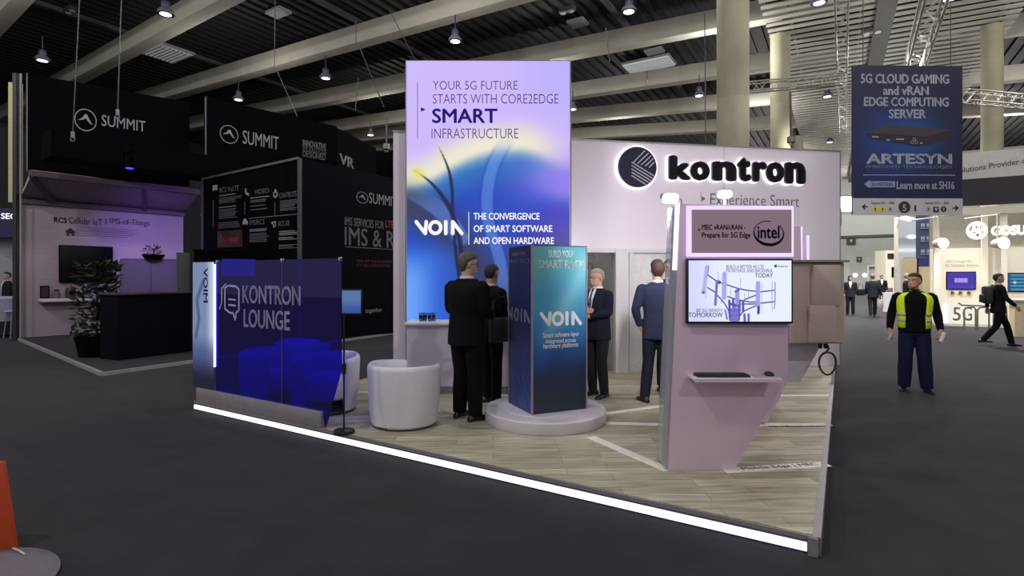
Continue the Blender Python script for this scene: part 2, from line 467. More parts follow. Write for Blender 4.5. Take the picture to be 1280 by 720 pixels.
    for sd in 'RL':
        el, wr, d, *_ = arms[sd]
        pts, rad = limb(sh[sd], el, Vector(wr)+(Vector(el)-Vector(wr)).normalized()*.012, .072, .056, .040); J.tube(pts, [r*w for r in rad], 16)
        J.ell(sh[sd]+Vector((0, 0, -.005)), (.066, .068, .062), 14, 8)
    part('jacket' if kind == 'jacket' else 'sweater', fuse(J, max(voxel*1.2, .010), 3), mj, body, True)
    T = MB()
    T.rings([ering(z, rx*w, ry*w, cy=.004) for z, rx, ry in ((.80, .12, .09), (.86, .172, .118), (.93, .178, .124), (1.02, .165, .118), (1.05, .15, .11))])
    for sd in 'RL':
        kn, an, toe = legs[sd]; hx = (-.088 if sd == 'R' else .088)*w
        an2 = Vector(an)+Vector((0, .0, -.035))
        pts, rad = limb((hx, 0, .90), kn, an2, .098*w, .072*legw, .062*legw); T.tube(pts, rad, 16)
    part('trousers', fuse(T, max(voxel*1.2, .010), 3), mt, body, True)
    for sd in 'RL':
        kn, an, toe = legs[sd]; an = Vector(an); ta = math.radians(toe); f = Vector((math.sin(ta), -math.cos(ta), 0)); r = Vector((f.y, -f.x, 0))
        rr = []
        z0 = an.z-.09
        for t, wd, hh in ((-.095, .012, .02), (-.085, .030, .062), (-.04, .040, .085), (.02, .043, .080), (.08, .047, .056), (.14, .045, .045), (.185, .030, .034), (.20, .010, .018)):
            c = an+f*t; ring = []
            for j in range(14):
                a = 2*PI*j/14; zz = z0+hh/2+hh/2*math.sin(a)*(1.0 if math.sin(a) > 0 else .98)
                ring.append(Vector((c.x, c.y, 0))+r*wd*math.cos(a)*(1.0 if math.sin(a) < .3 else .85)+Vector((0, 0, zz)))
            rr.append(ring)
        part('shoe', MB().rings(rr), ms, body, True)
    if kind == 'jacket':
        c = MB().lathe([(.060, 1.485), (.074, 1.490), (.071, 1.535), (.060, 1.538)], 20, (0, .008, 0))
        def wedge(rows):
            return [[Vector((-a, y, z)), Vector((a, y, z)), Vector((a, y+.05, z)), Vector((-a, y+.05, z))] for z, a, y in rows]
        c.rings(wedge(((1.20, .003, -.136*w), (1.28, .022, -.139*w), (1.38, .042, -.132*w), (1.45, .052, -.112), (1.51, .045, -.080))))
        part('shirt', c, msh, body, False)
        if tie: part('tie', MB().rings(wedge(((1.21, .003, -.142*w), (1.27, .017, -.145*w), (1.38, .015, -.140*w), (1.455, .011, -.118), (1.49, .016, -.10), (1.51, .014, -.092)))), mat('tie_'+cm(tie), tie, .5), body, False)
    else:
        part('collar', MB().lathe([(.058, 1.47), (.098, 1.475), (.080, 1.505), (.071, 1.535), (.060, 1.537)], 20, (0, .006, 0)), mj, body, True)
    return body

def hivis(body, w):
    """open yellow safety vest with two silver bands on each front"""
    my = mat('hivis_yellow', (222, 248, 28), .7, var=.06); mb_ = mat('silver_band', (190, 195, 195), .3, .3)
    prof = [(.955, .200, .148), (1.06, .190, .146), (1.12, .186, .143), (1.25, .204, .152), (1.37, .216, .150), (1.43, .205, .130), (1.47, .150, .104), (1.49, .110, .095)]
    def panel(prof, a0, a1, t=.0, n=14):
        M = MB(); rr = []
        for z, rx, ry in prof:
            o = []; i_ = []
            for j in range(n+1):
                a = a0+(a1-a0)*j/n; p = 2.4; c, s = math.cos(a), math.sin(a); k = (abs(c)**p+abs(s)**p)**(-1/p)
                o.append(Vector(((rx+t)*w*k*c, .004+(ry+t)*w*k*s, z))); i_.append(Vector(((rx+t-.008)*w*k*c, .004+(ry+t-.008)*w*k*s, z)))
            rr.append(o+i_[::-1])
        return M.rings(rr)
    def between(z0, z1):
        out = []
        for z in (z0, (z0+z1)/2, z1):
            for (za, ra, ya), (zb, rb, yb) in zip(prof[:-1], prof[1:]):
                if za <= z <= zb:
                    t = (z-za)/(zb-za); out.append((z, ra+(rb-ra)*t, ya+(yb-ya)*t)); break
        return out
    v = part('safety_vest', panel(prof, -PI/2+.60, 3*PI/2-.60, n=40), my, body, True, label='open yellow safety vest')
    for a0, a1 in ((-PI/2+.60, -PI/2+1.35), (3*PI/2-1.35, 3*PI/2-.60)):
        part('reflective_band', panel(between(1.045, 1.09), a0, a1, .004), mb_, v, True)
        part('reflective_band', panel(between(1.135, 1.18), a0, a1, .004), mb_, v, True)
    return v
# ================================================================ HALL
def struct(name, mb, m, **k):
    o = part(name, mb, m, None, **k); o['kind'] = 'structure'; return o
def uvrect(a0, a1, b0, b1): return [(W(a, b).x, W(a, b).y) for a, b in ((a0, b0), (a1, b0), (a1, b1), (a0, b1))]
UV_RZ = math.atan2(VA.y, VA.x)      # rotation whose local x runs down the aisle

m_carpet = mat('hall_carpet', (46, 44, 51), .95, var=.16, scale=3, bump=.3, bscale=220, spec=.12)
_b = m_carpet.node_tree.nodes['Principled BSDF']; _b.inputs['Sheen Weight'].default_value = .10; _b.inputs['Sheen Roughness'].default_value = .45; _b.inputs['Sheen Tint'].default_value = (.8, .78, .74, 1)
struct('floor', MB().prism(uvrect(70, -45, -25, 95), -.2, 0.0), m_carpet)
m_deck = mat('ceiling_deck_metal', (27, 25, 31), .7, var=.15)
ZB, ZD = 12.4, 14.2
dk = MB().prism(uvrect(60, -45, -12, 80), ZD+.12, ZD+.3)
for i in range(170):
    a = -40+i*.58
    p0, p1 = W(a, -10, ZD+.06), W(a, 78, ZD+.06)
    dk.bar(p0, p1, .26, .14)
struct('ceiling', dk, m_deck)
# far end wall and side wall of the hall
m_hw = mat('hall_wall_grey', (176, 181, 174), .85, var=.06, scale=.6)
far_b = 66
struct('wall_far', MB().prism(uvrect(60, -45, far_b, far_b+.4), 0, ZD), m_hw)
struct('wall_left', MB().prism(uvrect(52, 52.4, -12, far_b), 0, ZD), mat('hall_wall_dark', (60, 60, 66), .85))
# details of the far wall: shutter line, two porthole doors, green exit signs
FW = Fr(W(30, far_b-.02).to_2d(), W(-40, far_b-.02).to_2d())
def fwbox(mb, x0, y0, x1, y1, d0, d1):
    b = FW.box(x0, y0, x1, y1); mb.box(((b[0]+b[2])/2, -(d0+d1)/2, (b[1]+b[3])/2), (b[2]-b[0], d1-d0, b[3]-b[1])); return b
fd = thing('rolling_shutter', 'pale grey rolling shutter high on the far wall at the end of the aisle', 'shutter', FW.loc, FW.rz)
mb = MB(); fwbox(mb, 1010, 268, 1121, 295, 0, .12); part('shutter_panel', mb, mat('shutter_grey', (198, 203, 197), .7), fd)
mb = MB(); fwbox(mb, 1010, 294.5, 1124, 297, 0, .3); part('shutter_rail', mb, mat('rail_grey', (80, 82, 84), .6), fd)
d1 = thing('door', 'pair of grey swing doors with round lit windows in the far wall', 'door', FW.loc, FW.rz)
for x in (1063, 1075):
    mb = MB(); fwbox(mb, x+.4, 329, x+11.6, 361.5, 0, .08); leaf = part('door_leaf', mb, mat('door_grey', (160, 165, 160), .7), d1)
    c = FW.at(x+6, 344); part('porthole', MB().disc(c[0], c[1], .26, -.13, -.08), emit('porthole_light', (250, 252, 245), 1.1), leaf)
for nm, (x, y), lab in (('exit_sign', (1064, 301), 'square green exit sign under the shutter rail on the far wall'), ('exit_sign', (1074, 324), 'small green exit sign above the swing doors on the far wall')):
    c = FW.at(x, y); r = .75 if y < 320 else .45
    t = thing(nm, lab, 'sign', FW.loc, FW.rz)
    part('sign_plate', MB().box((c[0], -.16, c[1]), (r*1.1, .06, r*1.1)), mat('exit_green', (38, 62, 48), .6), t)
    part('arrow', MB().prism([(c[0]-.2*r, c[1]+.15*r), (c[0]+.2*r, c[1]+.15*r), (c[0], c[1]-.3*r)], -.21, -.19, 'y'), mat('sign_white', (190, 200, 190), .6), t)

# ---- long pale beams
m_beam = mat('beam_face', (166, 162, 150), .8, var=.07, scale=1.2)
BE = [((0, 48), (46, 0), 'across the top left corner'), ((105, 105), (310, 0), 'second from the top left corner, passing the ceiling light panel'),
      ((250, 117), (640, 10), 'running out above the tall lilac lightbox'), ((352, 144), (897, 43), 'crossing directly behind the top of the lilac lightbox'),
      ((425, 167), (897, 100), 'fifth from the top, below the skylight panel'), ((440, 180), (900, 138), 'sixth from the top, low behind the white stand wall'),
      ((500, 189), (900, 166), 'farthest and lowest, just over the white stand wall')]
for i, (l, r, txt) in enumerate(BE):
    def hp(q):
        Y = (ZB-H)*F/(CY-q[1]); return Vector(((q[0]-CX)/F*Y, Y, 0))
    a, b = hp(l), hp(r); d = (b-a).normalized(); n = Vector((d.y, -d.x, 0))
    a = a-d*14; b = b+d*(48 if i >= 3 else 8)
    Lb = (b-a).length; wb = .62
    o = part('ceiling_beam', MB().box((Lb/2, wb/2, .45), (Lb, wb, .86), bevel=.03), m_beam)
    o.location = (a+n*wb).to_tuple()[:2]+(ZB,); o.rotation_euler = (0, 0, math.atan2(d.y, d.x))
    tag(o, 'long pale concrete roof beam, '+txt, 'beam', 'roof beams', 'structure')
# ---- slim dark purlins across the deck
mp = mat('purlin_dark', (70, 68, 74), .7)
for i, a in enumerate((-2, 9, 20, 31)):
    o = struct('trim_%d' % (i+1), MB().bar(W(a, -8, ZD-.12), W(a, 70, ZD-.12), .22, .2), mp)

# ---- slatted ceiling over the aisle
ZS = 12.0
def zsp(px, py, Z=ZS):
    Y = (Z-H)*F/(CY-py); return Vector(((px-CX)/F*Y, Y, Z))
col2 = zsp(975, 46); aL = (col2-A0).dot(UA)+.1; aR = aL-8.4
sl = MB(); i = 0
b0 = 4.0
dsl = (UA*-1*math.cos(.10)+VA*math.sin(.10))
while b0+i*.58 < 62:
    p = W(aL+.3, b0+i*.58, ZS+.06); q = p+dsl*(aL-aR+.3); sl.bar(p, q, .30, .05); i += 1
struct('ceiling_slats', sl, mat('slat_aluminium', (168, 166, 156), .5, .0, var=.05))
struct('ceiling_void', MB().prism(uvrect(aL+.3, aR, 3, 62), ZS+.9, ZS+1.0), mat('void_dark', (16, 15, 15), .95, spec=.05))
mb = MB()
for k in range(4):
    a = aL-.6-k*2.4; mb.bar(W(a, 3, ZS+.16), W(a, 62, ZS+.16), .08, .12)
struct('ceiling_slat_runners', mb, mat('runner_grey', (120, 118, 112), .6))
# cable duct in the middle of the slats
q0, q1 = zsp(1110, 0, 11.8), zsp(1093, 85, 11.8)
dd = (q1-q0).normalized()
o = struct('ceiling_duct', MB().bar(q0-dd*8, q0+dd*44, .62, .2), mat('duct_grey', (58, 58, 58), .6, .1))

# ---- round columns
m_col = mat('column_concrete', (150, 146, 124), .85, var=.10, scale=1.5, bump=.12)
def column(pxa, pxb, Y, lab, top=ZS):
    x = ((pxa+pxb)/2-CX)/F*Y; r = (pxb-pxa)/2/F*Y
    t = thing('concrete_column', lab, 'column', (x, Y, 0), 0, None, 'structure')
    pr = [(r, 0)]
    for z in (3.0, 6.0, 9.0):
        if z < top-.5: pr += [(r, z-.02), (r*.985, z), (r, z+.02)]
    part('shaft', MB().lathe(pr+[(r, top)], 40), m_col, t)
    part('base_collar', MB().lathe([(r+.04, 0), (r+.04, .25), (r+.002, .27)], 40), mat('collar_grey', (90, 90, 88), .6), t)
column(897, 935, 13.2, 'thick round concrete column rising behind the white stand wall', ZD)
column(964, 987, 23.2, 'slim round concrete column left of the vertical lattice truss', ZS)
column(1229, 1251, 22.3, 'round concrete column behind the hanging blue banner', ZS)
column(991, 1003, 40, 'farthest round concrete column, low behind the stand wall beside the chain hoist', ZS)

# ---- lattice trusses
m_tr = mat('truss_aluminium', (158, 156, 148), .4, .3)
def truss(p, q, w, lab, n, rz_label=None):
    p, q = Vector(p), Vector(q); d = (q-p).normalized(); X = d.cross(Vector((0, 0, 1))).normalized(); Z = Vector((0, 0, 1))
    t = thing('hanging_truss', lab, 'truss', p)
    ch = MB(); c = [X*sx*w/2+Z*sz*w/2 for sx, sz in ((-1, -1), (1, -1), (1, 1), (-1, 1))]; L = (q-p)
    for k in range(4): part('chord', MB().tube([c[k], c[k]+L], w*.085, 8), m_tr, t)
    br = MB()
    for k in range(4):
        a, b = c[k], c[(k+1) % 4]
        for i in range(n):
            f0, f1 = i/n, (i+1)/n
            br.tube([(a if i % 2 == 0 else b)+L*f0, (b if i % 2 == 0 else a)+L*f1], w*.045, 6)
    part('lattice_bracing', br, m_tr, t)
    return t
def zp(px, py, Z): return zsp(px, py, Z)
a = zp(1052, 0, 7.6); b = zp(1053, 148, 7.6); dv = (b-a).normalized()
truss(a-dv*3, b+dv*2, .24, 'lattice truss running straight down the aisle, left of the blue banner', 22)
a = zp(1167, 0, 7.9); b = zp(1143, 84, 7.9); dv = (b-a).normalized()
truss(a-dv*3, b+dv*6, .42, 'thicker lattice truss passing behind the top of the blue banner', 18)
a = zp(962, 107, 7.3); b = zp(1056, 98, 7.3)
truss(a-(b-a)*.6, b, .26, 'short silver lattice truss crossing in front of the slim column', 14)
a = zp(1205, 120, 7.2); b = zp(1290, 128, 7.2)
truss(a, b, .32, 'thin lattice truss in front of the column right of the blue banner', 10)

# ---- bell lamps
m_bell = mat('lamp_reflector', (150, 148, 170), .25, .6); m_house = mat('lamp_housing', (70, 66, 90), .4, .4); m_lens = emit('lamp_glow', (252, 252, 255), 3.0)
lamp0 = None
LP = [((207, 18), 'bell lamp over the left hanging header, nearest the top edge'), ((53, 76), 'bell lamp in the far top left corner'), ((407, 98), 'bell lamp between two beams left of the lilac lightbox'),
      ((569, 52), 'bell lamp just above the top edge of the lilac lightbox'), ((786, 15), 'bell lamp at the top, right of the lilac lightbox'), ((874, 120), 'bell lamp left of the thick column'),
      ((463, 169), 'small bell lamp over the VR panel'), ((298, 125), 'small bell lamp peeping over the second dark header'), ((1024, 4), 'downlight at the top edge in the slatted ceiling, left of the truss'),
      ((1187, -1), 'downlight at the top edge right of the second truss'), ((1034, 121), 'downlight low in the slats left of the blue banner'), ((1037, 178), 'farthest small downlight beyond the slatted ceiling'), ((716, 137), 'tiny lamp just right of the lightbox edge')]
for (px, py), lab in LP:
    Z = 11.3 if px < 950 else 11.75
    p = zsp(px, py, Z)
    if lamp0 is None:
        t = thing('pendant_lamp', lab, 'lamp', p, 0, 'bell lamps of the hall roof')
        part('reflector', MB().lathe([(.29, 0), (.275, .09), (.20, .20), (.15, .25), (.14, .25), (.19, .19), (.262, .09), (.275, .0)], 28), m_bell, t)
        part('lens', MB().lathe([(.0, -.012), (.15, -.01), (.262, .015), (.262, .03), (.0, .03)], 28), m_lens, t)
        part('housing', MB().lathe([(.135, .24), (.15, .30), (.15, .44), (.10, .50), (.0, .50)], 20), m_house, t)
        part('stem', MB().tube([(0, 0, .48), (0, 0, 1.1)], .025, 8), m_house, t)
        lamp0 = t
    else: dup(lamp0, p, label=lab)

# ---- light panels and fittings up at the deck
def deck_panel(px, py, w, h, lab, m, name='roof_light_panel', Z=13.9, cat='roof light', slats=True):
    p = zsp(px, py, Z); t = thing(name, lab, cat, p, UV_RZ)
    part('frame', MB().box((0, 0, .06), (h+.16, w+.16, .12)), mat('panel_frame', (160, 162, 165), .5), t)
    part('diffuser', MB().box((0, 0, -.02), (h, w, .05)), m, t)
    if slats:
        g = MB()
        for i in range(9): g.box((-h/2+h*(i+.5)/9, 0, -.07), (.05, w, .06))
        part('louvre', g, mat('louvre_white', (210, 212, 214), .5), t)
mglow = emit('roof_light_glow', (205, 212, 215), .75); mdull = mat('roof_panel_dull', (150, 154, 158), .6)
deck_panel(206, 66, 2.1, 1.9, 'pale square roof light between the beams at the top left', emit('roof_light_dim', (205, 212, 215), .28))
deck_panel(811, 81, 2.6, 1.5, 'bright louvred roof light right of the lilac lightbox', mglow)
deck_panel(348, 17, .9, .5, 'small pale ceiling box at the top, left of the long beam', mdull, 'ceiling_box', cat='box', slats=False)
deck_panel(722, 30, .7, .6, 'small white ceiling box left of the bell lamp at the top', mdull, 'ceiling_box', cat='box', slats=False)
deck_panel(818, 65, .8, .5, 'small white ceiling box above the bright roof light', mdull, 'ceiling_box', cat='box', slats=False)
for (px, py), lab in (((88, 15), 'twin emergency ceiling spots in the top left'), ((1090, 41), 'twin ceiling spots beside the dark duct'), ((709, 15), 'round dark ceiling speaker by the top edge')):
    p = zsp(px, py, 11.7 if px > 900 else 13.6); t = thing('ceiling_spot', lab, 'ceiling spot', p, UV_RZ)
    part('housing', MB().box((0, 0, .1), (.3, .75, .2), bevel=.03), mat('spot_housing', (90, 90, 92), .5), t)
    for s in (-1, 1): part('spot_lens', MB().lathe([(.0, -.04), (.11, -.04), (.13, .02)], 16, (0, s*.2, 0)), mat('spot_lens', (200, 205, 205), .3), t)

# ---- rigging lines
m_wire = mat('steel_wire', (74, 74, 78), .4, .5); m_hook = mat('hook_steel', (120, 118, 112), .4, .6)
def line(pts, lab, r=.012, hook=True, name='hanging_cable'):
    t = thing(name, lab, 'cable', pts[0])
    rel = [Vector(p)-Vector(pts[0]) for p in pts]
    part('wire', MB().tube(rel, r, 6), m_wire, t)
    if hook:
        e = rel[-1]; h = MB().tube([e+Vector((0, 0, .02)), e+Vector((0, 0, -.12))], r*3.2, 8)
        h.torus(e+Vector((0, 0, -.15)), .045, .014, 16, 6, Matrix.Rotation(PI/2, 3, 'X')); part('hook', h, m_hook, t)
def up(px0, py0, px1, py1, Y): return [P(px0, py0, Y), P(px1, py1, Y)]
line(up(153, -30, 147, 138, 12.5), 'thin rigging cable hanging before the letters of the left header')
line(up(101, -30, 91, 166, 12.3), 'thin rigging cable hanging before the round emblem of the left header')
for (pts, lab) in ((((344, -4, 343, 86)), 'bridle wire at the long beam left of the lightbox, leftmost'), (((445, 25, 445, 54)), 'short bridle wire on the long beam, second from the left'), (((487, 13, 518, 73)), 'slanted bridle wire above the lightbox corner'),
                  (((347, 90, 372, 146)), 'slanted wire below the long beam, left'), (((450, 60, 480, 134)), 'slanted wire below the long beam, right'), (((448, 97, 444, 138)), 'plumb wire over the second beam by the VR panel'), (((757, 35, 762, 77)), 'wire dropping from the beam right of the lightbox'),
                  (((881, 18, 882, 178)), 'long plumb wire left of the thick column'), (((809, 88, 809, 111)), 'short wire under the bright roof light')):
    line(up(*pts, 16.5 if pts[3] < 175 else 12.2), lab, .012, False)
line(up(483, 142, 483, 181, 15), 'chain hoist and dark cable hanging by the lightbox top left corner', .03, True, 'hanging_chain_hoist')
line(up(988, 115, 989, 172, 13), 'chain hoist hanging from the short silver truss', .03, True, 'hanging_chain_hoist')

# ---- lights of the hall and added fills
def spot(name, loc, target, power, size, col=(1, 1, 1), blend=.6, rad=.15):
    l = bpy.data.lights.new(name, 'SPOT'); l.energy = power; l.spot_size = math.radians(size); l.spot_blend = blend; l.color = col; l.shadow_soft_size = rad
    o = bpy.data.objects.new(name, l); COL.objects.link(o); o.location = loc
    o.rotation_euler = (Vector(target)-Vector(loc)).to_track_quat('-Z', 'Y').to_euler(); return o
def bulb(name, loc, power, col=(1, .97, .92), rad=.25):
    l = bpy.data.lights.new(name, 'POINT'); l.energy = power; l.color = col; l.shadow_soft_size = rad
    o = bpy.data.objects.new(name, l); COL.objects.link(o); o.location = loc; return o
for a in (-9.5, 4.2, 13, 24):
    for b in (-7, 2, 11, 21, 32, 45):
        k = 1.0
        if a > 10: k = .45
        if b < 0: k = 2.6
        if a < 0 and b >= 11: k = 1.25
        bulb('hall_lamp', W(a, b, 11.0), 500*k)
for b in (8, 17, 27, 38, 52):
    bulb('aisle_fill', W(-2.0, b, 8.2), 260)  # unseen fill hung below the slats, added to light their undersides
    p = W(-2.0, b+3, 10.8); spot('aisle_fill', p, p-Vector((0, 0, 5)), 1100 if b < 10 else 11000, 120, (1, .97, .92), .6, .3)  # unseen spot added to brighten the aisle carpet
for a in (-12, -2, 8): bulb('end_fill', W(a, 58, 9.5), 1000)  # unseen fill added to brighten the far wall
w = bpy.data.worlds.new('hall'); SC.world = w; w.use_nodes = True
bg = w.node_tree.nodes['Background']; bg.inputs['Color'].default_value = (.62, .62, .68, 1); bg.inputs['Strength'].default_value = .58
# ================================================================ THE WHITE / LILAC STAND
# ---- raised floor
def wood_mat():
    m = bpy.data.materials.new('oak_planks'); m.use_nodes = True; nt = m.node_tree; b = nt.nodes['Principled BSDF']
    tc = nt.nodes.new('ShaderNodeTexCoord'); mp_ = nt.nodes.new('ShaderNodeMapping'); mp_.inputs['Rotation'].default_value = (0, 0, math.radians(-2))
    nt.links.new(tc.outputs['Object'], mp_.inputs['Vector'])
    br = nt.nodes.new('ShaderNodeTexBrick'); br.offset = .37; br.inputs['Scale'].default_value = 1; br.inputs['Brick Width'].default_value = .95; br.inputs['Row Height'].default_value = .135
    br.inputs['Mortar Size'].default_value = .0018; br.inputs['Color1'].default_value = lin4((206, 201, 180)); br.inputs['Color2'].default_value = lin4((164, 158, 136)); br.inputs['Mortar'].default_value = lin4((112, 106, 88))
    br.inputs['Bias'].default_value = -.1
    nt.links.new(mp_.outputs['Vector'], br.inputs['Vector'])
    m2 = nt.nodes.new('ShaderNodeMapping'); m2.inputs['Scale'].default_value = (1.4, 16, 1); nt.links.new(mp_.outputs['Vector'], m2.inputs['Vector'])
    nz = nt.nodes.new('ShaderNodeTexNoise'); nz.inputs['Scale'].default_value = 2.2; nz.inputs['Detail'].default_value = 7; nt.links.new(m2.outputs['Vector'], nz.inputs['Vector'])
    rp = nt.nodes.new('ShaderNodeValToRGB'); rp.color_ramp.elements[0].position = .3; rp.color_ramp.elements[0].color = (.58, .56, .50, 1); rp.color_ramp.elements[1].position = .66; rp.color_ramp.elements[1].color = (1, 1, 1, 1)
    nt.links.new(nz.outputs['Fac'], rp.inputs['Fac'])
    mx = nt.nodes.new('ShaderNodeMix'); mx.data_type = 'RGBA'; mx.blend_type = 'MULTIPLY'; mx.inputs['Factor'].default_value = 1
    nt.links.new(br.outputs['Color'], mx.inputs['A']); nt.links.new(rp.outputs['Color'], mx.inputs['B']); nt.links.new(mx.outputs['Result'], b.inputs['Base Color'])
    b.inputs['Roughness'].default_value = .42; b.inputs['Specular IOR Level'].default_value = .35
    return m
m_wood = wood_mat()
m_alu = mat('edge_trim_aluminium', (165, 160, 165), .35, .5)
m_led = emit('led_strip_white', (246, 243, 255), 1.6)
m_skirt = mat('platform_skirt', (44, 40, 60), .6)
pl = thing('exhibition_platform', 'raised oak-look stand floor with a glowing white light strip along its front edge', 'platform', (0, 0, 0))
Bc = W(6.92, 0); Rr = W(0, 10.6)
poly = [(A0.x, A0.y), (Rr.x, Rr.y), (-.6, 12.6), (-1.75, 9.6), (-2.32, 8.32), (Bc.x, Bc.y)]
ins = lambda p, d: p
part('deck_board', MB().prism([(A0.x+.0, A0.y+.03)]+[(Rr.x-.03, Rr.y)]+poly[2:5]+[(Bc.x+.02, Bc.y+.0)], .086, S), m_wood, pl)
part('skirt', MB().prism([(x, y) for x, y in poly], 0.0, .086), m_skirt, pl)
# aluminium trims and the strip on the front edge
e0, e1 = A0.copy(), Bc.copy()
nF = -VA
def edge(p, q, off, z0, z1, n, t): # strip against the edge line
    a, b = p+n*off, q+n*off; c, d = q+n*(off+t), p+n*(off+t)
    return MB().prism([(v.x, v.y) for v in (a, b, c, d)], z0, z1)
part('edge_trim', edge(e0, e1, 0, .088, S+.004, nF, .012), m_alu, pl)
part('edge_trim', edge(A0+UA*.03, W(.03, 10.5), 0, .0, S+.004, -UA, .045), m_alu, pl)
part('led_strip', edge(A0+UA*.06, e1-UA*.03, .001, .020, .068, nF, .02), m_led, pl, label='glowing white light strip')
part('corner_cap', MB().prism([(v.x, v.y) for v in (A0+nF*.028, A0+nF*.028+UA*.055, A0+UA*.055, A0)], 0, S), m_alu, pl)
# white printed lines on the deck with their lettering
m_line = mat('floor_line_white', (232, 232, 222), .5); m_ink = mat('floor_ink_grey', (120, 120, 126), .6); m_black = mat('ink_black', (26, 24, 30), .5)
def fline(pts, w, inset=True):
    ps = [FL(x, y, S) for x, y in pts]
    for p, q in zip(ps[:-1], ps[1:]):
        d = (q-p).normalized(); n = Vector((-d.y, d.x, 0))*(w/2)
        yield part('floor_line', MB().prism([(v.x, v.y) for v in (p-n, q-n, q+n, p+n)], S, S+.0015), m_line, pl)
FLn = list(fline([(738, 546), (836, 588)], .105))
F1 = list(fline([(905, 588.5), (1034, 580)], .115))[0]
F2 = list(fline([(757, 529), (846, 531), (1038, 530.5)], .105))
F3 = list(fline([(757, 517), (846, 505), (900, 495), (1040, 494)], .095))
def floor_text(par, body, p0, p1, h, bold):
    a, b = FL(*p0, S), FL(*p1, S)
    o = text_local(par, body, (0, 0, (b-a).length, h), .0025, m_ink, bold, 'lettering', .0008, plane='xy')
    o.location = (a.x, a.y, S); o.rotation_euler = (0, 0, math.atan2(b.y-a.y, b.x-a.x))
floor_text(F1, 'Mobile Edge | MEC', (931, 588.5), (1026, 582.5), .075, .012)
floor_text(F2[1], '5G Infrastructure', (962, 534), (1033, 533.5), .06, .012)

# ---- white back wall
KW = Fr((-1.83, 8.35), (5.87, 9.70), S)
m_wall = mat('lacquer_white', (240, 230, 242), .28, var=.015, scale=1, coat=.25)
m_white = mat('panel_white', (222, 220, 224), .5, var=.02)
kw = thing('partition_wall', 'tall white stand wall carrying a glowing round emblem and big black letters', 'wall', KW.loc, KW.rz)
L = KW.len; HT = 3.92-S
xa = KW.at(700, 400)[0]; xb = KW.at(768, 400)[0]; zt = KW.at(768, 315)[1]
pan = MB()
pan.box((xa/2, .09, HT/2), (xa, .18, HT)); pan.box(((xb+L)/2, .09, HT/2), (L-xb, .18, HT)); pan.box(((xa+xb)/2, .09, (zt+HT)/2), (xb-xa, .18, HT-zt))
part('wall_panel', pan, m_wall, kw)
g = MB()
for px in (714, 905): g.box((KW.at(px, 300)[0], -.001, HT/2), (.006, .004, HT))
part('panel_joint', g, mat('joint_grey', (150, 146, 152), .6), kw)
cp = part('top_cap', MB().box((L/2, .09, HT+.012), (L+.02, .2, .024)), m_alu, kw)
part('end_trim', MB().box((L+.006, .09, HT/2), (.016, .2, HT)), m_alu, kw)
# door frame posts and the closed white door
def kwbox(x0, y0, x1, y1, d0, d1, bev=0.0):
    b = KW.box(x0, y0, x1, y1); return MB().box(((b[0]+b[2])/2, -(d0+d1)/2, (b[1]+b[3])/2), (b[2]-b[0], d1-d0, b[3]-b[1]), bevel=bev)
zf = KW.at(780, 465)
def kwcol(x0, x1, ytop, d0, d1):
    a = KW.at(x0, 400)[0]; b = KW.at(x1, 400)[0]; z = KW.at((x0+x1)/2, ytop)[1]
    return MB().box(((a+b)/2, -(d0+d1)/2, z/2), (b-a, d1-d0, z))
part('door_post', kwcol(767, 783, 311, .0, .10), m_white, kw)
part('door_post', kwcol(784.5, 790, 311, .0, .07), m_white, kw)
b = KW.box(690, 311, 846, 316); part('door_lintel', MB().box(((b[0]+b[2])/2, -.04, (b[1]+b[3])/2), (b[2]-b[0], .08, b[3]-b[1])), m_white, kw)
dleaf = part('door_leaf', kwcol(790, 846, 318, .004, .04), mat('door_white', (228, 228, 230), .45), kw)
b = KW.box(817, 338, 826, 349); part('door_sign', MB().box(((b[0]+b[2])/2, -.047, (b[1]+b[3])/2), (b[2]-b[0], .012, b[3]-b[1])), mat('sign_grey', (90, 88, 92), .5), dleaf)
gd = thing('glass_door', 'grey frosted glass door between the rack tower and the white door post', 'door', KW.loc, KW.rz)
part('glass_leaf', MB().box(((xa+xb)/2+.02, .055, zt/2), (xb-xa-.02, .012, zt-.02)), glass_mat('door_glass', (.80, .82, .80), .06, (150, 155, 150), .25), gd)
hx = KW.at(772, 350)[0]
h = MB().tube([(hx, .0, KW.at(772, 368)[1]), (hx, -.05, KW.at(772, 368)[1]), (hx, -.05, KW.at(772, 352)[1]), (hx, .0, KW.at(772, 352)[1])], .014, 8)
part('door_handle', h, mat('handle_steel', (70, 70, 74), .3, .8), gd)
part('door_rail', MB().box((hx, .03, KW.at(772, 333)[1]), (.02, .04, .22)), mat('rail_steel', (160, 160, 162), .3, .6), gd)

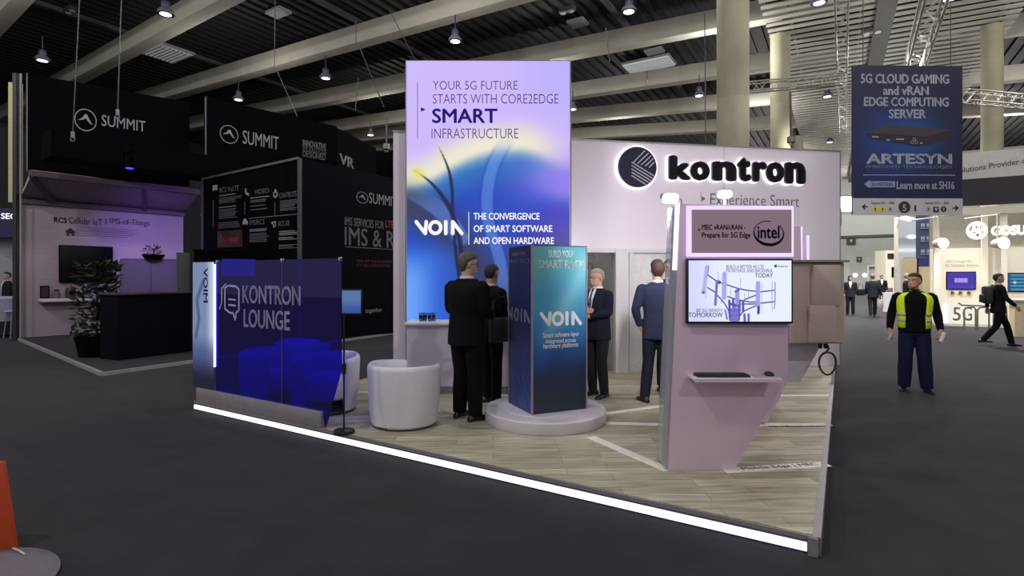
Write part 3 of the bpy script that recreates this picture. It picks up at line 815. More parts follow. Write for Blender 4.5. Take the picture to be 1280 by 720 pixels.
# emblem and letters with white halo light behind
m_navy = mat('emblem_navy', (34, 32, 58), .25, .2, coat=.4); m_halo = emit('halo_white', (250, 246, 255), 1.5); m_ltr = mat('letter_black', (34, 32, 36), .35)
c = KW.at(794.5, 210); R = (KW.at(818, 210)[0]-KW.at(770.5, 210)[0])/2
em = part('round_emblem', MB().disc(c[0], c[1], R*1.0, -.085, -.05, 48), m_navy, kw, label='navy disc with five white bent lines')
part('halo_light', MB().disc(c[0], c[1], R*1.10, -.045, -.004, 48), m_halo, em)
st = MB()
def ep(x, y): return (c[0]+x*R, c[1]+y*R)
for k in range(5):   # lower fan: parallel lines falling to the right
    y0 = .22-k*.165; x1 = [.86, .80, .70, .58, .42][k]; y1 = [-.42, -.55, -.66, -.76, -.85][k]
    st.stroke([ep(-.30, y0), ep(x1, y1)], R*.052, -.090, -.086, 5)
for k in range(5):   # upper fan: rising to the right
    x0 = -.20+k*.20; y0 = .24-k*.06; x1 = [.36, .56, .70, .81, .88][k]; y1 = [.80, .70, .58, .44, .28][k]
    st.stroke([ep(x0, y0), ep(x1, y1)], R*.050, -.090, -.086, 5)
part('emblem_lines', st, mat('emblem_line_grey', (186, 182, 196), .4), em)
# letters built from heavy strokes, one mesh per letter, each with its halo
def lbox(px0, px1, y0=192, y1=231): return KW.box(px0, y0, px1, y1)
LT = [('k', 832.5, 861, 196, 226), ('o', 859, 884, 203, 227), ('n', 886, 917, 203, 227.5), ('t', 917, 935, 198, 228), ('r', 936, 955, 203.5, 228.5), ('o', 953, 976, 204, 229.5), ('n', 976, 1002.5, 204, 231)]
for ch, x0, x1, y0, y1 in LT:
    y0 -= (x0-832)*0.0; bx = KW.box(x0+.4, y0, x1-.4, y1)
    o = text_local(kw, ch, bx, -.105, m_ltr, .055, 'letter', .04)
    hb = (bx[0]-.018, bx[1]-.018, bx[2]+.018, bx[3]+.018)
    text_local(o, ch, hb, -.045, m_halo, .068, 'halo_light', .04)
m_grey = mat('ink_grey', (104, 98, 106), .5)
KW.text(kw, 'Experience Smart', (888, 243, 999, 262), m_grey, .004, bold=-.006)
t = MB(); a = KW.at(879, 248.5); t.prism([(a[0]-.025, a[1]+.04), (a[0]-.025, a[1]-.04), (a[0]+.045, a[1])], -.004, -.001, 'y'); b = KW.box(877, 240, 877.5, 253); t.box((b[0]-.01, -.0025, (b[1]+b[3])/2), (.006, .003, b[3]-b[1]))
part('arrow_mark', t, m_grey, kw)
# small downlights glowing on top of the wall
# ---- room behind the wall
rb = thing('back_room_partition', 'pale grey partition seen through the frosted glass door', 'partition', KW.loc, KW.rz)
part('partition_panel', MB().box((2.3, 2.3, 1.5), (4.6, .08, 3.0)), mat('room_grey', (172, 176, 168), .7, var=.03), rb)
part('partition_panel', MB().box((4.4, 1.25, 1.5), (.08, 2.1, 3.0)), MATS['room_grey'], rb)
RB = Fr((KW.o-KW.n*2.26).to_2d(), (KW.o-KW.n*2.26+KW.d*4).to_2d(), S)
b = RB.box(683, 324, 742, 337)
text_local(rb, 'kontron', (b[0], b[1], b[2], b[3]), 2.255, m_ltr, .05)

# ---- tall lightbox
LBY = 8.0
LB = Fr(((506-CX)/F*LBY, LBY), ((714.5-CX)/F*LBY, LBY), S)
lb = thing('lightbox_tower', 'tall backlit lilac and blue lightbox with a slogan and white logo', 'lightbox', LB.loc, LB.rz)
LH = H+(CY-74)/F*LBY-S
part('lightbox_body', MB().box((LB.len/2, .14, LH/2), (LB.len, .22, LH), bevel=.01), mat('lightbox_frame', (120, 116, 140), .4, .3), lb)
def lb_print(U, V):
    A = 3.22/LB.len
    c = flat((204, 184, 250), U)
    c = mixc(c, (186, 174, 250), sm(.5, 1.0, U)*sm(.42, .1, V))
    fr = np.interp(U, [0, .05, .2, .3, .5, .75, 1.0], [.60, .59, .535, .48, .425, .41, .50])
    fr = (fr+np.interp(U-.06, [0, .05, .2, .3, .5, .75, 1.0], [.60, .59, .535, .48, .425, .41, .50])+np.interp(U+.06, [0, .05, .2, .3, .5, .75, 1.0], [.60, .59, .535, .48, .425, .41, .50]))/3
    d = V-fr
    c = mixc(c, (236, 232, 208), sm(-.19, -.03, d)*sm(1.12, .72, U))
    c = mixc(c, (120, 160, 196), sm(-.03, .03, d)*sm(1.2, .6, U))
    c = mixc(c, (44, 108, 190), sm(.0, .07, d)*sm(1.2, .6, U))
    c = mixc(c, (32, 72, 184), sm(.05, .20, d)*sm(1.25, .7, U))
    g = np.exp(-(((U-.98)/.28)**2+((V-.56)/.10)**2)); c = mixc(c, (142, 120, 238), g*.95)
    c = mixc(c, (54, 50, 190), sm(.55, 1.0, U)*sm(.60, .72, V))
    c = mixc(c, (34, 30, 120), sm(.45, 1.0, U)*sm(.70, .90, V)*.85)
    g = np.exp(-(((U-.0)/.09)**2+((V-.66)/.06)**2)); c = mixc(c, (60, 110, 70), g*.85)
    fold = segd(U, V, curve_pts([(-.1, .66), (.10, .70), (.26, .79), (.42, .92), (.52, 1.05)]), A); c = mixc(c, (54, 54, 92), np.exp(-(fold/.115)**2)*.9)
    c = mixc(c, (60, 118, 226), sm(.45, .0, U)*sm(.80, .95, V))
    c = mixc(c, (120, 172, 250), sm(.22, .0, U)*sm(.86, 1.04, V)*.8)
    for pts, w, k in (([(.62, .36), (.545, .46), (.50, .58), (.50, .74), (.57, .92), (.60, 1.1)], .04, .5), ([(.02, .60), (.13, .65), (.24, .72), (.33, .82)], .055, .5)):
        rib = segd(U, V, curve_pts(pts), A); c = mixc(c, (110, 150, 228), sm(w, w*.8, rib)*k*sm(pts[0][1]-.02, pts[0][1]+.1, V))
        c = mixc(c, (30, 60, 160), np.exp(-((rib-w)/.008)**2)*.4*sm(pts[0][1], pts[0][1]+.1, V))
    for pts, w, tip in (([(.195, .395), (.255, .50), (.278, .60), (.282, .72), (.30, .88), (.32, 1.0)], .014, (.215, .42)),
                        ([(.045, .505), (.15, .565), (.235, .645), (.29, .73), (.328, .85), (.345, 1.0)], .021, (.07, .52))):
        q = segd(U, V, curve_pts(pts), A); ww = w*(.35+.65*sm(pts[0][1], pts[0][1]+.18, V)); k = sm(ww, ww*.4, q)*sm(pts[0][1]-.02, pts[0][1]+.05, V)
        c = mixc(c, (22, 28, 72), k*.9)
        q2 = np.hypot(U-tip[0], (V-tip[1])*A); c = mixc(c, (226, 226, 84), np.exp(-(q2/.045)**2)*(.8 if w > .015 else .25)*sm(w*2.2, w, q))
    c = mixc(c, (20, 18, 52), sm(1.0, 1.15, V)*sm(.35, .75, U)*.6)
    return c
part('graphic_backing', MB().box((LB.len/2, .022, LH/2), (LB.len-.04, .012, LH-.04)), m_white, lb)
lbg = painted('graphic_panel', lb, .03, LB.len-.03, .03, LH-.03, -.002, 150, 220, lambda U, V: lb_print(U, np.clip(V*LH/3.22, 0, 1.15)), vcol_mat('lightbox_graphic', 1.0))
lbg['label'] = 'backlit lilac, yellow and blue swirl graphic'
m_lt1 = emit('print_plum_backlit', (88, 74, 112), 1.0); m_lt2 = emit('print_navy_backlit', (38, 28, 118), 1.0); m_wt = emit('print_white_backlit', (250, 248, 255), 1.0)
LB.text(lbg, 'YOUR 5G FUTURE', (541, 101, 647, 112), m_lt1, .006, bold=-.008)
LB.text(lbg, 'STARTS WITH CORE2EDGE', (541, 117.5, 698, 129.5), m_lt1, .006, bold=-.008)
LB.text(lbg, 'SMART', (540, 135.5, 622, 154), m_lt2, .006, bold=.022)
LB.text(lbg, 'INFRASTRUCTURE', (539.5, 160.5, 648, 173), m_lt1, .006, bold=-.008)
a = LB.at(527, 137); t = MB().prism([(a[0]-.01, a[1]+.032), (a[0]-.01, a[1]-.032), (a[0]+.06, a[1])], -.006, -.003, 'y'); b = LB.box(522, 103, 523, 173); t.box((b[0], -.0045, (b[1]+b[3])/2), (.008, .003, b[3]-b[1]))
part('arrow_mark', t, m_lt2, lbg)
def voim(parent, fr, x0, y0, x1, y1, m, off, name='logo_lettering'):
    b = fr.box(x0, y0, x1, y1, off); w, h = b[2]-b[0], b[3]-b[1]
    X = lambda u: b[0]+u*w; Z = lambda v: b[3]-v*h
    sw = h*.235; M = MB(); d0, d1 = -off, -off+.003
    M.stroke([(X(.045), Z(.12)), (X(.225), Z(.88)), (X(.245), Z(.12))], sw, d0, d1)
    M.ringflat(X(.425), Z(.5), h*.38, sw, d0, d1, 28, sx=.92*w/h/2.2*.98 if w/h < 2 else .95)
    M.stroke([(X(.635), Z(.12)), (X(.635), Z(.88))], sw, d0, d1)
    M.stroke([(X(.775), Z(.88)), (X(.775), Z(.12)), (X(.955), Z(.88))], sw, d0, d1)
    return part(name, M, m, parent, smooth=False)
voim(lbg, LB, 517.5, 275, 580, 294, m_wt, .006)
b = LB.box(586, 265, 587, 306); part('divider', MB().box((b[0], -.0045, (b[1]+b[3])/2), (.009, .003, b[3]-b[1])), m_wt, lbg)
for s_, x1, y0 in (('THE CONVERGENCE', 674.5, 266), ('OF SMART SOFTWARE', 690.5, 281.5), ('AND OPEN HARDWARE', 692.5, 296.5)):
    LB.text(lbg, s_, (592, y0, x1, y0+8.6), m_wt, .006, bold=.016)

# ---- counter in front of the lightbox, with drinks
CT = Fr(((508-CX)/F*7.3, 7.3), ((640-CX)/F*7.3, 7.3), S)
ct = thing('reception_counter', 'white counter under the lightbox, behind the two men in dark suits', 'counter', CT.loc, CT.rz)
ch = H-58/F*7.3-S
part('counter_body', MB().box((CT.len/2, .24, ch/2-.02), (CT.len, .46, ch-.04)), mat('counter_white', (205, 196, 208), .45, var=.02), ct)
part('counter_top', MB().box((CT.len/2, .23, ch-.018), (CT.len+.05, .54, .036), bevel=.006), m_white, ct)
part('kick_plate', MB().box((CT.len/2, .05, .05), (CT.len-.04, .1, .1)), mat('kick_grey', (120, 116, 122), .5), ct)
m_drink = glass_mat('tumbler_glass', (.8, .84, .9), .12); m_cola = mat('dark_drink', (30, 18, 20), .15)
def tumbler(px, lab, dy=.0):
    b = P(px, 403, 7.45+dy); t = thing('drinking_glass', lab, 'glass', (b.x, b.y, S+ch), 0, 'drinks on the white counter')
    part('glass_wall', MB().lathe([(.030, 0), (.037, .12), (.034, .12), (.028, .008), (.0, .008)], 18), m_drink, t)
    part('drink', MB().lathe([(.0, .009), (.027, .009), (.032, .085), (.0, .085)], 16), m_cola, t); return t
tumbler(526.5, 'dark drink in a tumbler on the counter, leftmost of the row'); tumbler(531, 'dark drink in a tumbler on the counter, second of the row', .06)
tumbler(537.5, 'dark drink in a tumbler on the counter, third of the row'); tumbler(542, 'dark drink in a tumbler on the counter, nearest the first man', .05)

# ---- rack display tower on its round base
RC = Vector((.37, 6.05, 0))
rk = thing('display_plinth', 'blue square rack display tower on a round white base', 'display stand', (RC.x, RC.y, S))
part('round_base', MB().lathe([(.0, 0), (.665, 0), (.672, .01), (.672, .115), (.66, .128), (.0, .128)], 72), mat('base_white', (214, 208, 216), .4, var=.02), rk, label='round white base')
part('turntable_ring', MB().lathe([(.0, .128), (.47, .128), (.47, .134), (.0, .134)], 60), mat('ring_white', (222, 218, 226), .35), rk)
pm = Vector((.21, 5.68)); pr = Vector((.817, 5.95)); plf = Vector((-.073, 6.18))
Wd = (pr-pm).length; RZ = math.atan2(pr.y-pm.y, pr.x-pm.x)
z0 = .134+S
RF = Fr(pm, pr, z0); dl = Vector((-(pr-pm).y, (pr-pm).x)).normalized(); pl2 = pm+dl*.60
RL = Fr(pl2, pm, z0)
hgt = H+39/F*5.68-z0
cc = (pm+pr)/2+dl*.30
bx = part('tower_box', MB().box((cc.x-RC.x, cc.y-RC.y, .134+hgt/2), (Wd, .60, hgt), rz=RZ), mat('tower_navy', (36, 44, 92), .4), rk)
tr = MB()
for q in (pm, pr, pl2): tr.box((q.x-RC.x, q.y-RC.y, .134+hgt/2), (.018, .018, hgt+.004), rz=RZ)
part('corner_profile', tr, m_alu, rk)
def rackprint(U, V):
    A = hgt/Wd
    c = flat((84, 168, 180), U)
    c = mixc(c, (70, 150, 190), sm(.1, .3, V)); c = mixc(c, (50, 118, 176), sm(.35, .55, V)); c = mixc(c, (36, 78, 140), sm(.52, .68, V)); c = mixc(c, (34, 52, 84), sm(.64, .80, V)); c = mixc(c, (40, 50, 66), sm(.78, .95, V))
    c = mixc(c, (140, 200, 210), np.exp(-(segd(U, V, [(.15, .58), (.5, .42), (.8, .24), (1.0, .1)], A)/.16)**2)*.6)
    c = mixc(c, (26, 84, 170), np.exp(-(((U-.05)/.25)**2+((V-.62)/.12)**2))*.7)
    c = mixc(c, (130, 190, 186), sm(.40, .0, U*1.0+V*.9)*.5)
    c = mixc(c, (110, 180, 180), sm(.006, .0, np.abs(U-.32+V*.9))*.0)
    return c
def sideprint(U, V):
    c = flat((34, 42, 92), U); c = mixc(c, (24, 52, 130), sm(.4, .95, V)); c = mixc(c, (40, 44, 84), sm(.3, 0, V))
    st_ = np.zeros(U.shape)
    for k in range(4): st_ = np.maximum(st_, sm(.022, .012, np.abs((U-.12-.2*k)-(V-.80+.02*k)*2.3))*sm(.76, .80, V))
    return mixc(c, (90, 120, 190), st_*.45)
f1 = painted('printed_face', rk, .012, Wd-.012, .012, hgt-.012, -.004, 40, 100, rackprint, vcol_mat('rack_print', None, .35))
f1.location = (pm.x-RC.x, pm.y-RC.y, .134); f1.rotation_euler = (0, 0, RF.rz); f1['label'] = 'teal to navy printed face with white lettering'
f2 = painted('printed_face', rk, .012, .60-.012, .012, hgt-.012, -.004, 40, 100, sideprint, vcol_mat('rack_print', None, .35))
f2.location = (pl2.x-RC.x, pl2.y-RC.y, .134); f2.rotation_euler = (0, 0, RL.rz); f2['label'] = 'dark navy printed side face'
m_pw = mat('print_white', (236, 240, 244), .5); m_dim = mat('print_dim', (112, 116, 150), .5)
RF.text(f1, 'BUILD YOUR', (686, 313, 718, 321.5), m_pw, .008, bold=-.004)
RF.text(f1, 'SMART RACK', (673.5, 325, 730, 335.5), m_pw, .008, bold=.02)
voim(f1, RF, 674, 389, 728, 407.5, m_pw, .008)
RF.text(f1, 'Smart software layer', (679, 415, 724, 423), m_pw, .008); RF.text(f1, 'integrated across', (682.5, 423, 720, 430), m_pw, .008); RF.text(f1, 'hardware platforms', (679.5, 428.5, 723, 436.5), m_pw, .008)
RL.text(f2, 'BUILD YOUR', (640.5, 315, 656.5, 319.5), m_dim, .008); RL.text(f2, 'SMART RACK', (634.5, 323.5, 663, 330), m_dim, .008, bold=.012)
voim(f2, RL, 633.5, 385, 663, 402, m_dim, .008)

# ---- kiosks with slanted fronts
m_kiosk = mat('kiosk_led_tint', (224, 196, 216), .30, var=.012, scale=1, coat=.2); m_lav = emit('halo_lavender', (222, 204, 255), 1.25); m_acr = glass_mat('acrylic_edge', (.86, .87, .88), .10, (200, 200, 205), .30)  # pink cast of the LED light is put into the kiosk's base colour
m_ks = mat('kiosk_panel', (206, 172, 192), .4, var=.012, scale=1)
def kiosk(Y, pts, lab, th=.20, glass=True):
    """pts: outline pixels of the front face at depth Y, clockwise from the top left"""
    w = [P(x, y, Y) for x, y in pts]
    bx0 = w[-1].x; t = thing('info_kiosk', lab, 'kiosk', (bx0, Y, S))
    poly = [(p.x-bx0, max(p.z-S, 0)) for p in w]
    part('kiosk_body', MB().prism(poly, 0, th, 'y', bevel=.004), m_kiosk, t)
    a = poly[0]; b_ = poly[-1]
    part('acrylic_edge', MB().prism([(a[0]-.022, a[1]-.01), (a[0]-.004, a[1]-.01), (b_[0]-.004, b_[1]), (b_[0]-.022, b_[1]+.0)], .0, th+.06, 'y'), m_acr, t, label='clear acrylic side fin')
    f = lambda k: (a[0]-.004+(b_[0]-a[0])*k, a[1]+(b_[1]-a[1])*k)
    p0, p1 = f(0.0), f(.25)
    part('led_edge', MB().prism([(p0[0]-.03, p0[1]), (p0[0], p0[1]), (p1[0], p1[1]), (p1[0]-.03, p1[1])], -.006, .018, 'y'), emit('led_edge', (250, 246, 255), 1.6), t, label='bright white edge light')
    return t, bx0
KY = 4.43
k1, kx = kiosk(KY, [(850, 254), (993, 258), (987, 330), (985, 470), (918, 588.5), (835, 588.5)], 'LED-tinted kiosk with a lit header panel, antenna-mast screen and keyboard shelf')
K1 = Fr((kx, KY), (kx+1, KY), S)
def kb(x0, y0, x1, y1, d0, d1, bev=0.0, off=0.0):
    b = K1.box(x0, y0, x1, y1, off); return MB().box(((b[0]+b[2])/2, -(d0+d1)/2, (b[1]+b[3])/2), (b[2]-b[0], d1-d0, b[3]-b[1]), bevel=bev)
m_lt0 = mat('print_plum', (62, 52, 78), .6)
hp_ = part('header_panel', kb(862.5, 263, 985.5, 316.5, .035, .05), m_ks, k1)
part('halo_light', kb(857.5, 258, 989.5, 321, .004, .034), m_lav, hp_, label='glowing lavender border')
K1.text(hp_, 'MEC vRAN/cRAN -', (877.5, 280.5, 932, 287), m_lt0, .053, bold=.004); K1.text(hp_, 'Prepare for 5G Edge', (877.5, 290, 938, 299), m_lt0, .053, bold=.004)
a = K1.at(873, 287, .053); part('arrow_mark', MB().prism([(a[0], a[1]+.012), (a[0], a[1]-.012), (a[0]+.018, a[1])], -.053, -.0505, 'y'), m_lt0, hp_)
m_int = mat('logo_indigo', (66, 56, 112), .4)
K1.text(hp_, 'intel', (947, 282, 974.5, 298), m_int, .053, bold=.018)
c = K1.at(961, 291, .053); w_ = K1.at(979.5, 291, .053)[0]-c[0]; hh = K1.at(961, 276.5, .053)[1]-c[1]
ov = MB(); pts = []
for i in range(47):   # open swoosh oval, thick below, thin above
    an = math.radians(40-i*6.9); pts.append((c[0]+w_*math.cos(an), c[1]+hh*math.sin(an)*1.02-.008*math.cos(an)))
for i, (p, q) in enumerate(zip(pts[:-1], pts[1:])):
    k = i/46; ov.stroke([p, q], .006+.016*max(0, math.sin(PI*min(1, k*1.25)))**2, -.053, -.0505, 4)
part('logo_swoosh', ov, m_int, hp_, smooth=False)
# screen
scb = K1.box(856, 323.5, 987.5, 404)
scr = thing('wall_screen', 'lit flat screen with antenna mast picture on the LED-tinted kiosk', 'screen', (kx, KY, S))
part('bezel', MB().box(((scb[0]+scb[2])/2, -.026, (scb[1]+scb[3])/2), (scb[2]-scb[0], .048, scb[3]-scb[1]), bevel=.006), mat('bezel_black', (18, 16, 30), .3), scr)
SX0, SX1, SZ0, SZ1 = scb[0]+.015, scb[2]-.015, scb[1]+.018, scb[3]-.015
def scrprint(U, V):
    A = (SZ1-SZ0)/(SX1-SX0)
    c = flat((232, 240, 255), U); c = mixc(c, (206, 206, 252), sm(.35, 0, U)*.7); c = mixc(c, (212, 214, 252), sm(.6, 1, V)*sm(.55, 0, U)*.8)
    def ln(pts, w, col=(64, 62, 150), k=.95):
        nonlocal c
        c = mixc(c, col, sm(w*1.25, w*.75, segd(U, V, pts, A))*k)
    px = lambda x, y: ((x-70)/925, (y-88)/578)
    L_ = lambda q, w, *r: ln([px(*p) for p in q], w, *r)
    for q in ([(240, 225), (330, 290), (420, 320), (520, 355), (600, 372), (680, 380)], [(720, 385), (840, 370)], [(240, 345), (310, 390)], [(420, 430), (520, 462), (620, 482), (690, 480)], [(720, 492), (840, 478)], [(330, 420), (390, 490), (430, 560), (440, 640)], [(690, 510), (560, 570), (530, 610)], [(570, 460), (680, 415)], [(550, 500), (690, 500)]): L_(q, .006)
    for q in ([(435, 470), (445, 650)], [(470, 460), (480, 650)], [(530, 470), (520, 650)], [(440, 560), (530, 560)], [(440, 610), (530, 605)], [(450, 500), (520, 520)], [(560, 480), (560, 570)]): L_(q, .012, (84, 80, 170))
    L_([(485, 560), (485, 660)], .036, (120, 112, 200)); L_([(400, 560), (415, 640)], .010, (130, 126, 214)); L_([(572, 600), (575, 660)], .012, (96, 92, 180)); L_([(610, 600), (610, 660)], .012, (110, 106, 190))
    for q, w, col in (([(235, 150), (205, 385)], .019, (176, 174, 232)), ([(252, 135), (240, 230)], .003, (90, 86, 170)), ([(325, 285), (310, 505)], .013, (110, 106, 196)), ([(393, 215), (388, 440)], .022, (168, 164, 238)), ([(508, 375), (508, 490)], .020, (150, 146, 226)), ([(695, 305), (693, 515)], .022, (162, 158, 236)), ([(700, 530), (698, 585)], .013, (70, 66, 150)), ([(848, 300), (848, 480), (840, 545)], .006, (150, 150, 216))): L_(q, w, col)
    for q in ([(333, 195), (340, 285)], [(537, 258), (535, 355)], [(730, 300), (730, 580)], [(820, 285), (822, 570)], [(450, 345), (446, 430)], [(222, 390), (222, 445)], [(575, 400), (575, 460)], [(608, 390), (610, 470)], [(362, 440), (362, 500)]): L_(q, .0028, (150, 150, 205))
    L_([(205, 390), (198, 392)], .012, (90, 86, 170)); L_([(348, 290), (345, 300)], .012, (70, 66, 150)); L_([(490, 385), (520, 368)], .008, (80, 76, 160))
    return c
pic = painted('screen_picture', scr, SX0, SX1, SZ0, SZ1, -.0515, 300, 190, scrprint, vcol_mat('screen_glow', 1.0))
m_st = emit('screen_ink', (96, 94, 150), 1.0); m_st2 = emit('screen_ink_dark', (74, 78, 140), 1.0)
def pxs(x0, y0, x1, y1): return (850+x0*150/1080, 310+y0*100/720, 850+x1*150/1080, 310+y1*100/720)
K1.text(pic, 'BUILD A BETTER 4G LTE', pxs(418, 152, 755, 184), m_st, .0535); K1.text(pic, 'FRONTHAUL AND BACKHAUL', pxs(416, 186, 836, 220), m_st, .0535)
K1.text(pic, 'TODAY', pxs(675, 226, 836, 266), m_st2, .0535, bold=.008)
K1.text(pic, 'BE 5G READY', pxs(145, 546, 388, 576), m_st, .0535, shear=.25); K1.text(pic, 'TOMORROW', pxs(75, 580, 386, 624), m_st2, .0535, bold=.008)
K1.text(pic, 'kontron', pxs(882, 156, 968, 172), m_st2, .0535, bold=.02); c = K1.at(850+860*150/1080, 310+163*100/720, .0535); part('logo_dot', MB().disc(c[0], c[1], .012, -.0535, -.0518, 16), m_st2, pic)
# shelf, keyboard, mouse
sh_z = K1.at(900, 477)[1]
s0 = P(868, 476.5, KY-.17); s1 = P(977, 476.5, KY-.17)
sz = s0.z-S
shf = thing('keyboard_shelf', 'thin LED-tinted shelf on the kiosk front holding the keyboard', 'shelf', (s0.x, KY, S))
wS = s1.x-s0.x
part('shelf_board', MB().box((wS/2, -.09, sz+.013), (wS, .18, .02), bevel=.003), m_white, shf)
part('shelf_lip', MB().box((wS/2, -.178, sz+.004), (wS, .006, .024)), m_kiosk, shf)
kbd = thing('keyboard', 'dark slim keyboard on the kiosk shelf', 'keyboard', (s0.x+.245, KY-.085, S+sz+.023))
part('case', MB().box((0, 0, .009), (.42, .115, .018), bevel=.006), mat('keyboard_dark', (38, 32, 46), .5), kbd)
kk = MB()
for r in range(4):
    for cidx in range(15): kk.box((-.19+cidx*.027, .04-r*.026, .0205), (.022, .021, .006))
part('keys', kk, mat('keycap_dark', (50, 42, 58), .5), kbd)
pad = thing('mouse_pad', 'small pale mouse pad at the right end of the kiosk shelf', 'mouse pad', (s0.x+.60, KY-.085, S+sz+.023)); part('pad_sheet', MB().box((-.01, 0, .002), (.19, .14, .004)), mat('pad_grey', (176, 160, 172), .7), pad)
ms_ = thing('computer_mouse', 'black computer mouse on the small pad', 'mouse', (s0.x+.635, KY-.07, S+sz+.027))
part('mouse_shell', MB().ell((0, 0, .012), (.034, .052, .022), 18, 10), mat('mouse_black', (24, 22, 28), .35), ms_); part('scroll_wheel', MB().lathe([(.0, -.005), (.008, -.005), (.008, .005), (.0, .005)], 14, (0, -.022, .030), Matrix.Rotation(PI/2, 3, 'Y')), mat('wheel_grey', (90, 90, 95), .4), ms_)
# the two kiosks behind
k2, kx2 = kiosk(5.79, [(897, 283), (1001, 283), (1003, 400), (1003, 438), (960, 528), (893, 531)], 'second LED-tinted kiosk, its lit edge just right of the first kiosk')
part('halo_light', MB().box((3.09-kx2+.012, .06, 1.66), (.02, .10, .92)), m_lav, k2)
k3, kx3 = kiosk(6.64, [(916, 292), (1008, 292), (1010, 400), (1010, 430), (968, 505), (910, 507)], 'third LED-tinted kiosk, farthest of the row, only its lit edge showing')
part('halo_light', MB().box((3.63-kx3+.012, .06, 1.64), (.02, .10, .90)), m_lav, k3)
# ---- antenna unit on its white wing
AY = 4.9
wg = thing('antenna_bracket', 'white slanted wing board carrying the beige antenna cabinet', 'bracket', (P(985, 400, AY+.24).x, AY+.24, S))
w0 = P(985, 400, AY+.24).x
pts = [P(x, y, AY+.24) for x, y in ((972, 330), (1030, 330), (1027, 430), (1000, 478), (972, 478))]
part('wing_board', MB().prism([(p.x-w0, p.z-S) for p in pts], .0, .035, 'y'), mat('wing_white', (214, 204, 212), .4), wg)
part('wing_strut', MB().bar((-.34, -.60, 1.35), (.02, .0, 1.35), .05, .05), m_alu, wg)
x0 = P(990, 0, AY).x; x1 = P(1057, 0, AY).x; zt_ = P(0, 328, AY).z; zb_ = P(0, 430, AY).z
an = thing('antenna_cabinet', 'large flat beige antenna cabinet to the right of the kiosk screen', 'antenna', (x0, AY, S))
m_bei = mat('cabinet_beige', (204, 184, 172), .5, var=.02)
wA, hA = x1-x0, zt_-zb_
part('housing', MB().box((wA/2, .12, (zt_+zb_)/2-S), (wA, .22, hA), bevel=.018, seg=3), m_bei, an)
part('cover_plate', MB().box((wA*.62, -.006, zt_-S-hA*.28), (wA*.52, .05, hA*.50), bevel=.012), m_bei, an)
part('cover_plate', MB().box((wA*.55, -.004, zb_-S+hA*.25), (wA*.50, .05, hA*.46), bevel=.012), m_bei, an)
part('top_flange', MB().box((wA/2-.01, .10, zt_-S+.012), (wA+.05, .28, .022), bevel=.004), mat('flange_beige', (160, 150, 138), .5), an)
cn = MB()
for dx in (.62, .72): cn.lathe([(.0, -.05), (.016, -.05), (.02, -.01), (.02, .0), (.0, .0)], 12, (wA*dx, .08, zb_-S))
part('connector', cn, mat('connector_black', (22, 22, 22), .4), an)
part('side_latch', MB().box((-.012, .12, (zt_+zb_)/2-S-.05), (.03, .12, hA*.8), bevel=.008), mat('flange_beige', (160, 150, 138), .5), an)
cb = thing('hanging_cable_coil', 'dark cable coiled in a ring hanging under the beige antenna cabinet', 'cable', (P(1041, 445, AY).x, AY+.08, P(0, 433, AY).z))
pts = [(0, 0, .0), (.01, 0, -.03), (-.02, 0, -.07)]
cR = .092
for i in range(64): a = PI/2+2*PI*i/30; pts.append((cR*.85*math.cos(a)+.0, .012*math.sin(i*.4)*.6, -.075-cR+cR*math.sin(a)*1.12))
part('cable_loop', MB().tube(pts, .009, 8), mat('cable_dark', (44, 48, 40), .5), cb)
# white post at the rear corner of the floor edge
ep_ = thing('edge_post', 'slim white post on the stand floor edge under the coiled cable', 'post', FL(1041, 478, S))
part('post_shaft', MB().tube([(0, 0, 0), (0, 0, .13)], .022, 12), m_white, ep_); part('post_cap', MB().lathe([(.0, .13), (.03, .13), (.03, .15), (.0, .16)], 14), m_white, ep_)

# ---- arm floodlights
def flood(px, py, Y, w, lab, base, energy, tgt, h=.075):
    p = P(px, py, Y); t = thing('arm_floodlight', lab, 'floodlight', base)
    b = Vector(base); rel = p-b; d = (Vector(tgt)-p).normalized()
    part('arm', MB().tube([(0, 0, 0), (0, 0, max(rel.z*.75, .02)), rel+Vector((0, 0, .03))], .014, 8), m_alu, t)
    part('lamp_head', MB().box(rel+Vector((0, .045, h*.35)), (w*1.04, .07, h*.6), bevel=.01), mat('lamp_grey', (170, 168, 172), .4, .3), t)
    part('lamp_glass', MB().box(rel, (w*.96, .09, h), bevel=h*.3), emit('flood_glow', (255, 253, 250), 5.0), t)
    if energy: spot('flood_beam', p+Vector((0, 0, -.06))+d*.1, tgt, energy, 110, (1, .96, .97), .8, .1)
flood(838, 248, 4.55, .13, 'arm floodlight on the top left corner of the kiosk', (P(851, 250, 4.55).x, 4.55, S+2.17), 150, (2.2, 8.9, 1.4))
flood(906, 243, 5.6, .14, 'arm floodlight behind the top of the kiosk header', (P(906, 285, 5.9).x, 5.9, S+2.1), 150, (3.0, 8.9, 1.4))
fl = P(1061, 255, 9.85)
flood(1061, 255, 9.75, .36, 'square floodlight at the right end of the white stand wall', (5.90, 9.72, 2.6), 50, (7.6, 8.6, 0), .26)
